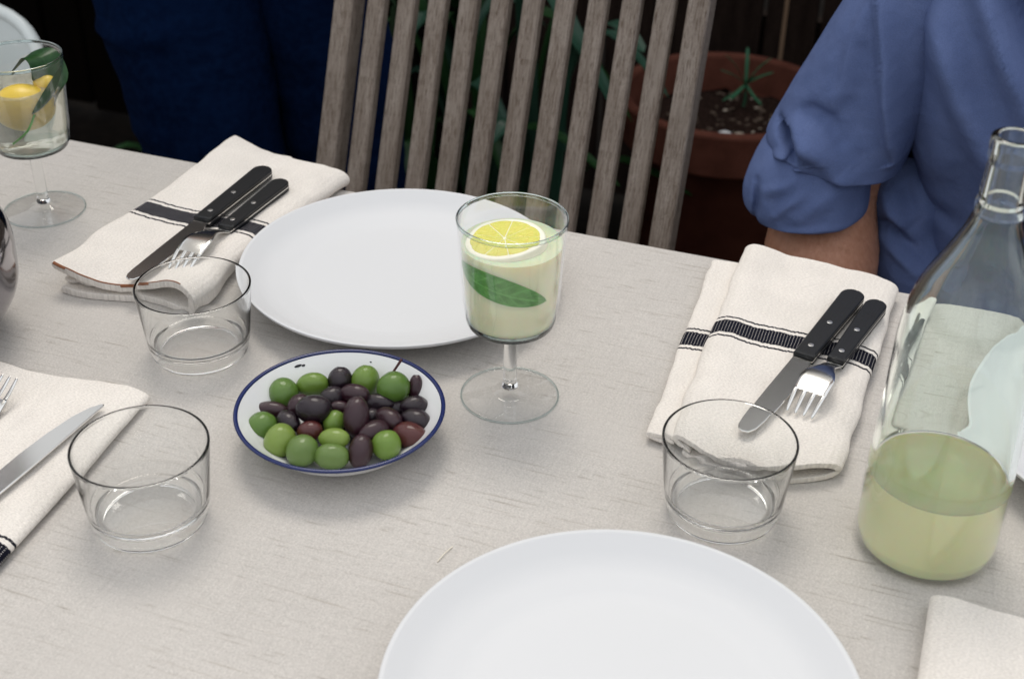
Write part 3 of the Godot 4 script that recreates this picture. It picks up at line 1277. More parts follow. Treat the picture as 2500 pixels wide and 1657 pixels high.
func head_parts(c: Vector3, f: Vector3, t: Node3D) -> void:
	var r := f.cross(Vector3.UP).normalized()
	var hair := [[c + Vector3(0, 0.055, 0) - f * 0.022, c + Vector3(0, 0.062, 0) - f * 0.005, 0.084, 0.074], [c + Vector3(0, 0.0, 0) - f * 0.05, c + Vector3(0, -0.05, 0) - f * 0.05, 0.062, 0.045], [c + r * 0.05 + Vector3(0, 0.06, 0), c - r * 0.05 + Vector3(0, 0.06, 0), 0.045, 0.045]]
	part("hair", body(hair, 0.008, 0.02, t.position).mesh(), M.hair, t)
	for s in [-1.0, 1.0]:
		part("eye", oval(0.0105, 0.0105, 0.0105, 12, 8).mesh(), M.eye_white, t, c + f * 0.0705 + r * 0.031 * s + Vector3(0, 0.002, 0) - t.position)


func polyline_distance(p: Vector2, line: Array) -> float:
	var best := 1e9
	for i in line.size() - 1:
		var a: Vector2 = line[i]
		var b: Vector2 = line[i + 1]
		var ab := b - a
		var t := clampf((p - a).dot(ab) / maxf(ab.length_squared(), 1e-9), 0.0, 1.0)
		best = minf(best, p.distance_to(a + ab * t))
	return best


# folds: [polyline of (x, y above the table), height, width left of the line, width right of it], pushed out towards the table (+z)
func fold_push(x: float, y: float, folds: Array) -> float:
	var s := 0.0
	var p := Vector2(x, y)
	for f in folds:
		var line: Array = f[0]
		var w0: float = f[2]
		var w1: float = f[3] if f.size() > 3 else f[2]
		var best := 1e9
		var hand := 1.0
		var along := 0.0
		for i in line.size() - 1:
			var a: Vector2 = line[i]
			var ab: Vector2 = line[i + 1] - a
			var t := clampf((p - a).dot(ab) / maxf(ab.length_squared(), 1e-9), 0.0, 1.0)
			var d := p.distance_to(a + ab * t)
			if d < best:
				best = d
				hand = ab.cross(p - a) if (t > 0.0 or i > 0) and (t < 1.0 or i < line.size() - 2) else 0.0
				along = (i + t) / (line.size() - 1)
		var w := (w0 + w1) * 0.5 if hand == 0.0 else (w0 if (hand < 0.0) == (line[-1].y < line[0].y) else w1)
		if best < w * 3.0:
			s += f[1] * exp(-pow(best / w, 2.0)) * (0.35 + 0.65 * sin(PI * clampf(along, 0.08, 0.92)))
	return s


# a garment from rows: each row is [left (x, y), right (x, y), middle z, half depth, squareness]
func garment(rows_in: Array, per: int, seg: int, folds: Array, base: Vector3, seed_: int, rough_amp: float) -> Geo:
	var f := FastNoiseLite.new()
	f.seed = seed_
	f.frequency = 9.0
	f.fractal_octaves = 3
	var packed := []
	for r in rows_in:
		packed.append([r[0], r[1], Vector3(r[2], r[3], r[4])])
	var L := []
	var R := []
	var Q := []
	for r in packed:
		L.append(r[0])
		R.append(r[1])
		Q.append(r[2])
	L = smooth_path(L, per)
	R = smooth_path(R, per)
	Q = smooth_path(Q, per)
	var rows := []
	for i in L.size():
		var mid: Vector2 = (L[i] + R[i]) / 2.0
		var half: Vector2 = (R[i] - L[i]) / 2.0
		var row := PackedVector3Array()
		for j in seg:
			var a := TAU * j / seg
			var ca := cos(a)
			var sa := sin(a)
			var e: float = 2.0 / Q[i].z
			var px := signf(ca) * pow(absf(ca), e)
			var pz := signf(sa) * pow(absf(sa), e)
			var xy: Vector2 = mid + half * px
			var z: float = Q[i].x + Q[i].y * pz
			var front := clampf(sa * 1.6, 0.0, 1.0)
			z += fold_push(xy.x, xy.y, folds) * front
			var nn := f.get_noise_3d(xy.x * 1.3, xy.y, z * 1.3) * rough_amp
			row.append(Vector3(xy.x + px * nn, T + xy.y, z + pz * nn) - base)
		rows.append(row)
	var g := Geo.new()
	g.sheet(rows, true, false)
	return g


func V(x: float, y: float) -> Vector2:
	return Vector2(x, y)


func person_in_shirt() -> void:
	var base := Vector3(0.14, 0, -1.30)
	solo("garden_stool", stool_mesh(), M.teak, "plain wooden stool under the person in the blue shirt", "stool", Vector3(0.14, 0, -1.36))
	var t := thing("person", "person in a blue shirt with a rolled sleeve seated across the table", "person", base)
	var bones := [
		[Vector3(0.14, 0.545, -1.36), Vector3(0.14, 0.60, -1.35), 0.10, 0.10], [Vector3(0.14, 0.62, -1.34), Vector3(0.14, 0.98, -1.33), 0.080, 0.085],
		[Vector3(0.03, 1.035, -1.325), Vector3(0.25, 1.035, -1.325), 0.038, 0.038], [Vector3(0.14, 1.08, -1.32), Vector3(0.14, 1.18, -1.30), 0.056, 0.052],
		[Vector3(0.0, 1.025, -1.312), Vector3(-0.120, 0.735, -1.265), 0.036, 0.043], [Vector3(-0.120, 0.735, -1.265), Vector3(-0.112, 0.665, -1.222), 0.046, 0.050], [Vector3(-0.112, 0.665, -1.222), Vector3(-0.045, 0.595, -1.07), 0.048, 0.026],
		[Vector3(0.28, 1.025, -1.312), Vector3(0.40, 0.735, -1.27), 0.036, 0.043], [Vector3(0.40, 0.735, -1.27), Vector3(0.32, 0.60, -1.07), 0.043, 0.026],
		[Vector3(0.07, 0.55, -1.33), Vector3(0.03, 0.52, -0.90), 0.070, 0.052], [Vector3(0.21, 0.55, -1.33), Vector3(0.25, 0.52, -0.90), 0.070, 0.052],
		[Vector3(0.03, 0.52, -0.90), Vector3(0.03, 0.10, -0.95), 0.050, 0.036], [Vector3(0.25, 0.52, -0.90), Vector3(0.25, 0.10, -0.95), 0.050, 0.036]]
	bones += head_bones(Vector3(0.14, 1.285, -1.26), Vector3(0, -0.2, 1).normalized())
	var g := body(bones, 0.0125, 0.03, base)
	merge(g, body(hand_bones(Vector3(-0.045, 0.60, -1.07), Vector3(0.35, -0.05, 0.93).normalized(), Vector3.DOWN, 1.0), 0.0055, 0.006, base))
	merge(g, body(hand_bones(Vector3(0.32, 0.60, -1.07), Vector3(-0.35, -0.05, 0.93).normalized(), Vector3.DOWN, -1.0), 0.0055, 0.006, base))
	part("body", g.mesh(false), M.skin, t)
	head_parts(Vector3(0.14, 1.285, -1.26), Vector3(0, -0.2, 1).normalized(), t)
	# shirt body, lengths above the table
	var torso := [
		[V(0.08, 0.390), V(0.20, 0.390), -1.325, 0.060, 2.0], [V(0.055, 0.375), V(0.225, 0.375), -1.325, 0.074, 2.0], [V(-0.020, 0.350), V(0.300, 0.350), -1.325, 0.092, 2.2], [V(-0.045, 0.325), V(0.325, 0.325), -1.325, 0.100, 2.3], [V(-0.055, 0.285), V(0.335, 0.285), -1.32, 0.115, 2.6], [V(-0.063, 0.22), V(0.343, 0.22), -1.318, 0.13, 3.2], [V(-0.064, 0.154), V(0.344, 0.154), -1.303, 0.135, 3.4],
		[V(-0.060, 0.09), V(0.34, 0.09), -1.300, 0.135, 3.4], [V(-0.054, 0.045), V(0.334, 0.045), -1.308, 0.133, 3.2], [V(-0.042, 0.01), V(0.322, 0.01), -1.318, 0.132, 3.0], [V(-0.034, -0.03), V(0.314, -0.03), -1.328, 0.135, 2.8], [V(-0.036, -0.08), V(0.316, -0.08), -1.335, 0.14, 2.6], [V(-0.04, -0.14), V(0.32, -0.14), -1.305, 0.14, 2.4], [V(-0.04, -0.19), V(0.32, -0.19), -1.31, 0.14, 2.4]]
	var tf := [
		[[V(-0.074, 0.225), V(-0.057, 0.190), V(-0.037, 0.156), V(-0.017, 0.125), V(0.017, 0.070), V(0.039, 0.038)], 0.0300, 0.0120, 0.0190],
		[[V(-0.017, 0.224), V(-0.001, 0.198), V(0.020, 0.165), V(0.039, 0.137), V(0.066, 0.093)], 0.0320, 0.0120, 0.0180],
		[[V(0.005, 0.224), V(0.018, 0.207), V(0.035, 0.183), V(0.055, 0.150)], -0.0420, 0.0130, 0.0140],
		[[V(-0.051, 0.120), V(-0.038, 0.068), V(-0.020, 0.015)], -0.0060, 0.0100, 0.0160],
		[[V(-0.012, 0.126), V(0.008, 0.058), V(0.007, -0.008)], -0.0140, 0.0200, 0.0200],
		[[V(-0.028, -0.009), V(-0.008, -0.019), V(0.005, -0.021)], -0.0080, 0.0060, 0.0080],
		[[V(0.14, 0.33), V(0.14, 0.1), V(0.14, -0.15)], 0.004, 0.008], [[V(0.25, 0.24), V(0.20, 0.1), V(0.19, -0.05)], 0.014, 0.02]]
	part("shirt_body", garment(torso, 9, 220, tf, base, 5, 0.0022).mesh(false), M.shirt, t)
	# the billow of the shirt tail beside the arm
	var tail := [[V(-0.070, 0.018), V(-0.010, 0.018), -1.30, 0.03, 2.0], [V(-0.078, -0.002), V(-0.005, 0.0), -1.292, 0.045, 2.0], [V(-0.083, -0.025), V(0.0, -0.02), -1.287, 0.055, 2.2], [V(-0.078, -0.048), V(0.01, -0.05), -1.287, 0.056, 2.2], [V(-0.066, -0.066), V(0.02, -0.075), -1.265, 0.05, 2.0], [V(-0.066, -0.09), V(0.03, -0.10), -1.265, 0.055, 2.0], [V(-0.064, -0.13), V(0.04, -0.14), -1.27, 0.06, 2.0]]
	part("shirt_tail", garment(tail, 8, 120, [[[V(-0.074, -0.015), V(-0.066, -0.008), V(-0.053, -0.025), V(-0.032, -0.047)], 0.0100, 0.0060, 0.0100], [[V(-0.049, 0.003), V(-0.043, -0.007), V(-0.029, -0.031)], -0.0100, 0.0060, 0.0080], [[V(-0.064, -0.046), V(-0.052, -0.039), V(-0.038, -0.049), V(-0.018, -0.063)], -0.0100, 0.0040, 0.0060], [[V(-0.059, -0.053), V(-0.038, -0.063), V(-0.018, -0.074)], 0.0060, 0.0050, 0.0060]], base, 15, 0.004).mesh(false), M.shirt, t)
	# the near sleeve
	var sleeve := [
		[V(-0.010, 0.368), V(0.08, 0.345), -1.315, 0.050, 2.0], [V(-0.045, 0.335), V(0.065, 0.315), -1.31, 0.062, 2.0], [V(-0.075, 0.275), V(0.045, 0.265), -1.30, 0.068, 2.0], [V(-0.117, 0.192), V(0.005, 0.20), -1.285, 0.070, 2.2], [V(-0.134, 0.158), V(-0.012, 0.158), -1.278, 0.071, 2.4],
		[V(-0.149, 0.124), V(-0.025, 0.119), -1.272, 0.073, 2.6], [V(-0.163, 0.091), V(-0.034, 0.085), -1.268, 0.075, 2.7], [V(-0.176, 0.060), V(-0.042, 0.052), -1.265, 0.077, 2.7], [V(-0.183, 0.042), V(-0.047, 0.032), -1.265, 0.079, 2.7], [V(-0.184, 0.034), V(-0.049, 0.022), -1.265, 0.079, 2.6], [V(-0.181, 0.030), V(-0.052, 0.016), -1.265, 0.076, 2.5], [V(-0.170, 0.030), V(-0.062, 0.017), -1.265, 0.066, 2.3], [V(-0.155, 0.034), V(-0.075, 0.024), -1.265, 0.050, 2.1]]
	var sf := [
		[[V(-0.112, 0.215), V(-0.103, 0.189), V(-0.114, 0.147), V(-0.115, 0.099)], 0.0070, 0.0040, 0.0120],
		[[V(-0.102, 0.208), V(-0.096, 0.185), V(-0.084, 0.142), V(-0.074, 0.098), V(-0.063, 0.059), V(-0.056, 0.041)], 0.0160, 0.0040, 0.0130],
		[[V(-0.124, 0.188), V(-0.127, 0.161), V(-0.136, 0.128)], 0.0050, 0.0080, 0.0140],
		[[V(-0.168, 0.057), V(-0.158, 0.050), V(-0.148, 0.041)], -0.0320, 0.0050, 0.0075],
		[[V(-0.172, 0.025), V(-0.163, 0.033), V(-0.155, 0.037), V(-0.144, 0.030)], 0.0120, 0.0040, 0.0060],
		[[V(-0.152, 0.064), V(-0.145, 0.049), V(-0.137, 0.031)], 0.0170, 0.0035, 0.0150],
		[[V(-0.146, 0.062), V(-0.125, 0.048), V(-0.101, 0.026)], 0.0160, 0.0110, 0.0140],
		[[V(-0.155, 0.070), V(-0.137, 0.081), V(-0.119, 0.076), V(-0.106, 0.059)], -0.0110, 0.0060, 0.0070],
		[[V(-0.104, 0.139), V(-0.101, 0.093), V(-0.088, 0.051)], -0.0070, 0.0140, 0.0140],
		[[V(-0.125, 0.020), V(-0.100, 0.018), V(-0.075, 0.013), V(-0.055, 0.015)], 0.0080, 0.0100, 0.0100]]
	part("sleeve", garment(sleeve, 10, 220, sf, base, 7, 0.0018).mesh(false), M.shirt, t)
	# the rolled cuff, doubled back on itself
	var cuff := [
		[V(-0.160, 0.044), V(-0.085, 0.030), -1.255, 0.050, 2.1], [V(-0.178, 0.036), V(-0.078, 0.024), -1.252, 0.066, 2.4], [V(-0.190, 0.016), V(-0.076, 0.010), -1.250, 0.076, 2.6], [V(-0.1965, -0.006), V(-0.075, -0.004), -1.248, 0.079, 2.7], [V(-0.195, -0.022), V(-0.074, -0.014), -1.245, 0.079, 2.7], [V(-0.188, -0.0320), V(-0.074, -0.0205), -1.243, 0.078, 2.6], [V(-0.185, -0.0345), V(-0.0745, -0.0228), -1.243, 0.0765, 2.6], [V(-0.182, -0.0335), V(-0.0765, -0.0225), -1.243, 0.0735, 2.6], [V(-0.180, -0.024), V(-0.078, -0.016), -1.244, 0.071, 2.6], [V(-0.178, 0.0), V(-0.080, 0.0), -1.246, 0.069, 2.6]]
	var cf := [
		[[V(-0.178, 0.007), V(-0.175, -0.013), V(-0.176, -0.033)], -0.0100, 0.0030, 0.0040],
		[[V(-0.168, 0.003), V(-0.156, 0.010), V(-0.142, 0.018)], 0.0045, 0.0040, 0.0060],
		[[V(-0.154, -0.016), V(-0.142, -0.002), V(-0.133, 0.007)], 0.0050, 0.0035, 0.0060],
		[[V(-0.134, -0.015), V(-0.116, 0.001), V(-0.104, 0.011)], 0.0045, 0.0060, 0.0100],
		[[V(-0.092, 0.017), V(-0.086, -0.004), V(-0.078, -0.022)], -0.0060, 0.0100, 0.0100],
		[[V(-0.169, -0.039), V(-0.137, -0.029), V(-0.106, -0.022), V(-0.085, -0.022)], 0.0030, 0.0040, 0.0040]]
	part("rolled_cuff", garment(cuff, 8, 200, cf, base, 9, 0.0014).mesh(false), M.shirt, t)
	# the other sleeve, mirrored to the far side
	var other := []
	for r in sleeve:
		other.append([V(0.28 - r[1].x, r[1].y), V(0.28 - r[0].x, r[0].y), r[2], r[3], r[4]])
	part("sleeve", garment(other, 5, 64, [], base, 17, 0.004).mesh(false), M.shirt, t)
	part("collar", tube(smooth_path([Vector3(0.085, 1.115, -1.36), Vector3(0.14, 1.12, -1.395), Vector3(0.195, 1.115, -1.36), Vector3(0.20, 1.10, -1.30), Vector3(0.15, 1.075, -1.255)], 5).map(func(p): return p - base), 0.014, 0.012, 10).mesh(), M.shirt, t)
	# trousers and shoes
	for s in [-1, 1]:
		var q := []
		for p in [Vector3(0.14 + s * 0.065, 0.535, -1.42), Vector3(0.14 + s * 0.075, 0.542, -1.28), Vector3(0.14 + s * 0.10, 0.53, -1.05), Vector3(0.14 + s * 0.11, 0.52, -0.92), Vector3(0.14 + s * 0.11, 0.47, -0.875), Vector3(0.14 + s * 0.11, 0.30, -0.91), Vector3(0.14 + s * 0.11, 0.10, -0.945)]:
			q.append(p - base)
		part("trouser_leg", tube(smooth_path(q, 6), 0.088, 0.058, 32).mesh(), M.navy_trousers, t)
		part("shoe", body([[Vector3(0.14 + s * 0.11, 0.045, -0.97), Vector3(0.14 + s * 0.115, 0.038, -0.80), 0.042, 0.034]], 0.01, 0.02, base).mesh(), M.shoe, t)


func stool_mesh() -> ArrayMesh:
	var g := Geo.new()
	merge(g, box(Vector3(0.36, 0.03, 0.32), 0.005), Transform3D(Basis(), Vector3(0, 0.43, 0)))
	for sx in [-1, 1]:
		for sz in [-1, 1]:
			merge(g, box(Vector3(0.035, 0.414, 0.035), 0.003), Transform3D(Basis(), Vector3(sx * 0.15, 0.2075, sz * 0.13)))
	return g.mesh(false)


func person_in_jeans() -> void:
	var base := Vector3(-0.98, 0, -1.55)
	var t := thing("person", "person in dark blue jeans standing behind the table beside the chair", "person", base)
	var cx := -0.99
	var bones := [
		[Vector3(cx - 0.07, 0.93, -1.56), Vector3(cx + 0.07, 0.93, -1.56), 0.085, 0.085], [Vector3(cx, 1.0, -1.555), Vector3(cx, 1.30, -1.56), 0.085, 0.095], [Vector3(cx - 0.12, 1.385, -1.555), Vector3(cx + 0.12, 1.385, -1.555), 0.040, 0.040], [Vector3(cx, 1.42, -1.55), Vector3(cx, 1.54, -1.53), 0.055, 0.05],
		[Vector3(cx - 0.17, 1.375, -1.55), Vector3(cx - 0.25, 1.13, -1.54), 0.048, 0.040], [Vector3(cx - 0.25, 1.13, -1.54), Vector3(cx - 0.10, 1.22, -1.36), 0.040, 0.026], [Vector3(cx + 0.17, 1.375, -1.55), Vector3(cx + 0.25, 1.13, -1.54), 0.048, 0.040], [Vector3(cx + 0.25, 1.13, -1.54), Vector3(cx + 0.10, 1.20, -1.35), 0.040, 0.026],
		[Vector3(cx - 0.05, 0.88, -1.56), Vector3(cx + 0.017, 0.50, -1.51), 0.075, 0.050], [Vector3(cx + 0.017, 0.50, -1.51), Vector3(cx + 0.025, 0.10, -1.56), 0.050, 0.036], [Vector3(cx + 0.09, 0.88, -1.59), Vector3(cx + 0.14, 0.50, -1.635), 0.070, 0.050], [Vector3(cx + 0.14, 0.50, -1.635), Vector3(cx + 0.135, 0.10, -1.67), 0.050, 0.036]]
	bones += head_bones(Vector3(cx, 1.645, -1.49), Vector3(0.3, -0.15, 1).normalized())
	var g := body(bones, 0.0135, 0.03, base)
	merge(g, body(hand_bones(Vector3(cx - 0.10, 1.22, -1.36), Vector3(0.8, 0.3, 0.4).normalized(), Vector3(0, 0, -1), 1.0), 0.0055, 0.006, base))
	merge(g, body(hand_bones(Vector3(cx + 0.10, 1.20, -1.35), Vector3(-0.8, 0.2, 0.5).normalized(), Vector3(0, 0, -1), -1.0), 0.0055, 0.006, base))
	part("body", g.mesh(false), M.skin, t)
	head_parts(Vector3(cx, 1.645, -1.49), Vector3(0.3, -0.15, 1).normalized(), t)
	# jeans: lengths above the table plane, nearer leg at the left
	var l1 := [[V(-1.15, 0.22), V(-0.91, 0.22), -1.54, 0.115, 2.2], [V(-1.150, 0.08), V(-0.905, 0.08), -1.53, 0.115, 2.2], [V(-1.128, -0.04), V(-0.897, -0.04), -1.52, 0.110, 2.2], [V(-1.098, -0.13), V(-0.893, -0.12), -1.51, 0.104, 2.2], [V(-1.062, -0.235), V(-0.886, -0.225), -1.50, 0.096, 2.2], [V(-1.042, -0.32), V(-0.880, -0.31), -1.51, 0.090, 2.2], [V(-1.035, -0.45), V(-0.880, -0.45), -1.54, 0.085, 2.2], [V(-1.045, -0.66), V(-0.885, -0.66), -1.56, 0.085, 2.2]]
	var f1 := [[[V(-1.16, -0.055), V(-1.06, -0.052), V(-1.0, -0.045), V(-0.93, -0.02)], 0.011, 0.005], [[V(-1.04, -0.225), V(-1.0, -0.22), V(-0.95, -0.20), V(-0.90, -0.165)], 0.013, 0.0045], [[V(-1.10, -0.17), V(-1.02, -0.185), V(-0.95, -0.17)], 0.006, 0.007], [[V(-1.09, -0.29), V(-1.0, -0.275), V(-0.93, -0.25)], 0.006, 0.007], [[V(-1.02, 0.1), V(-1.01, -0.1), V(-0.99, -0.3)], 0.006, 0.03]]
	part("jeans_leg", garment(l1, 8, 96, f1, base, 21, 0.006).mesh(false), M.denim, t)
	var l2 := [[V(-0.98, 0.22), V(-0.80, 0.22), -1.60, 0.10, 2.2], [V(-0.96, 0.08), V(-0.795, 0.08), -1.61, 0.10, 2.2], [V(-0.95, -0.05), V(-0.785, -0.05), -1.62, 0.098, 2.2], [V(-0.935, -0.15), V(-0.765, -0.15), -1.63, 0.094, 2.2], [V(-0.93, -0.25), V(-0.762, -0.25), -1.63, 0.09, 2.2], [V(-0.93, -0.33), V(-0.765, -0.33), -1.64, 0.09, 2.2], [V(-0.935, -0.45), V(-0.77, -0.45), -1.65, 0.088, 2.2], [V(-0.94, -0.66), V(-0.775, -0.66), -1.67, 0.086, 2.2]]
	var f2 := [[[V(-0.92, -0.15), V(-0.86, -0.16), V(-0.77, -0.13)], 0.007, 0.007], [[V(-0.92, -0.24), V(-0.84, -0.22)], 0.006, 0.007]]
	part("jeans_leg", garment(l2, 8, 80, f2, base, 23, 0.006).mesh(false), M.denim, t)
	part("jeans_hips", garment([[V(-1.15, 0.30), V(-0.82, 0.30), -1.56, 0.118, 2.4], [V(-1.17, 0.22), V(-0.80, 0.22), -1.56, 0.125, 2.4], [V(-1.165, 0.12), V(-0.795, 0.12), -1.565, 0.12, 2.4], [V(-1.12, 0.06), V(-0.82, 0.06), -1.565, 0.09, 2.2]], 5, 64, [], base, 25, 0.004).mesh(false), M.denim, t)
	part("top", garment([[V(cx - 0.07, 0.72), V(cx + 0.07, 0.72), -1.55, 0.065, 2.0], [V(cx - 0.20, 0.68), V(cx + 0.20, 0.68), -1.555, 0.10, 2.4], [V(cx - 0.21, 0.55), V(cx + 0.21, 0.55), -1.55, 0.125, 2.4], [V(cx - 0.19, 0.40), V(cx + 0.19, 0.40), -1.55, 0.14, 2.4], [V(cx - 0.20, 0.24), V(cx + 0.21, 0.24), -1.56, 0.142, 2.4]], 6, 64, [], base, 27, 0.006).mesh(false), M.dark_top, t)
	for s in [-1, 1]:
		part("top_sleeve", tube(smooth_path([Vector3(cx + s * 0.15, 1.40, -1.55) - base, Vector3(cx + s * 0.20, 1.36, -1.55) - base, Vector3(cx + s * 0.235, 1.14, -1.555) - base], 5), 0.068, 0.06, 24).mesh(), M.dark_top, t)
	part("shoe", body([[Vector3(-0.985, 0.045, -1.58), Vector3(-1.0, 0.038, -1.40), 0.044, 0.036]], 0.01, 0.02, base).mesh(), M.shoe, t)
	part("shoe", body([[Vector3(-0.855, 0.045, -1.69), Vector3(-0.84, 0.038, -1.51), 0.044, 0.036]], 0.01, 0.02, base).mesh(), M.shoe, t)


# ==================================================================== on the table
func plates() -> void:
	var prof := rounded([Vector3(0, 0.0028, 0), Vector3(0.066, 0.0028, 0.001), Vector3(0.068, 0.0004, 0.001), Vector3(0.073, 0.0004, 0.001), Vector3(0.076, 0.0045, 0.004), Vector3(0.108, 0.0095, 0.010), Vector3(0.1300, 0.0225, 0.003), Vector3(0.1318, 0.0258, 0.0022), Vector3(0.1288, 0.0258, 0.0025), Vector3(0.112, 0.0150, 0.05), Vector3(0.088, 0.0090, 0.05), Vector3(0.0, 0.0076, 0)], 6)
	var m := lathe(prof, 160).mesh()
	var t := thing("dinner_plate", "white dinner plate between the left napkin and the stemmed glass", "plate", Vector3(-0.4179, T, -0.8934), 0.0, "white dinner plates")
	part("dish", m, M.plate_glaze, t)
	dup(t, Vector3(-0.1156, T, -0.5076), 0.4, "white dinner plate in the foreground, cut by the bottom of the picture", "white dinner plates")
	dup(t, Vector3(0.1710, T, -0.871), 0.9, "white dinner plate mostly hidden behind the bottle at the right edge", "white dinner plates")


# A folded napkin: a thick ribbon whose section (x, y) winds back and forth, carried along z from z0 to z1.
# shape.call(p, u, w) bends each point; u runs along the section in metres, w from 0 (far) to 1 (near).
func ribbon(section: Array, thick: float, z0: float, z1: float, stripe_z: float, shape: Callable, nz := 90, per := 7) -> Geo:
	var mid: Array = smooth_path(section, per)
	var c := mid.size()
	var loop := []      # closed outline of the section: one side, a round end, the other side, a round end
	var us := []
	var run := [0.0]
	for i in range(1, c):
		run.append(run[i - 1] + mid[i].distance_to(mid[i - 1]))
	var nrm := []
	for i in c:
		var d: Vector2 = (mid[mini(i + 1, c - 1)] - mid[maxi(i - 1, 0)]).normalized()
		nrm.append(Vector2(-d.y, d.x))
	for i in c:
		loop.append(mid[i] + nrm[i] * thick / 2)
		us.append(run[i])
	for k in range(1, 4):
		var a := PI * k / 4.0
		var d := Vector2(nrm[c - 1].y, -nrm[c - 1].x)
		loop.append(mid[c - 1] + (nrm[c - 1] * cos(a) + d * sin(a)) * thick / 2)
		us.append(run[c - 1])
	for i in range(c - 1, -1, -1):
		loop.append(mid[i] - nrm[i] * thick / 2)
		us.append(run[i])
	for k in range(1, 4):
		var a := PI * k / 4.0
		var d := Vector2(-nrm[0].y, nrm[0].x)
		loop.append(mid[0] + (-nrm[0] * cos(a) + d * sin(a)) * thick / 2)
		us.append(0.0)
	var rows := []
	var uvs := []
	var ends := 4
	for i in nz + 3 + 2 * ends:
		var ii := clampi(i - 1, 0, nz + 2 * ends)
		var k := clampi(ii - ends, 0, nz)
		var w := float(k) / nz
		# rounded ends: the last few rows ease the section's edges, then one row closes it flat
		var e := 0.0
		if ii < ends:
			e = float(ends - ii) / ends
		elif ii > nz + ends:
			e = float(ii - nz - ends) / ends
		var shrink := 1.0 - 0.40 * (1.0 - sqrt(maxf(0.0, 1.0 - e * e)))
		if i == 0 or i == nz + 2 * ends + 2:
			shrink = 0.0
		var row := PackedVector3Array()
		var ur := []
		for j in loop.size():
			var q: Vector2 = loop[j]
			if e > 0.0:
				var mi: int = clampi(j, 0, c - 1) if j < c + 3 else clampi(2 * c + 2 - j, 0, c - 1)
				q = mid[mi] + (q - mid[mi]) * shrink
			var z := lerpf(z0, z1, w) + (sin(e * PI / 2) * thick * 0.28) * (-1.0 if ii < ends else 1.0)
			var p: Vector3 = shape.call(Vector3(q.x, q.y, z), us[j], w)
			row.append(p)
			ur.append(Vector2(us[j] / 0.15, (z - stripe_z) / 0.30 + 0.5))
		ur.append(ur[0])
		rows.append(row)
		uvs.append(ur)
	var g := Geo.new()
	g.sheet(rows, true, false, uvs)
	if g.volume() < 0:
		g.flip()
	return g


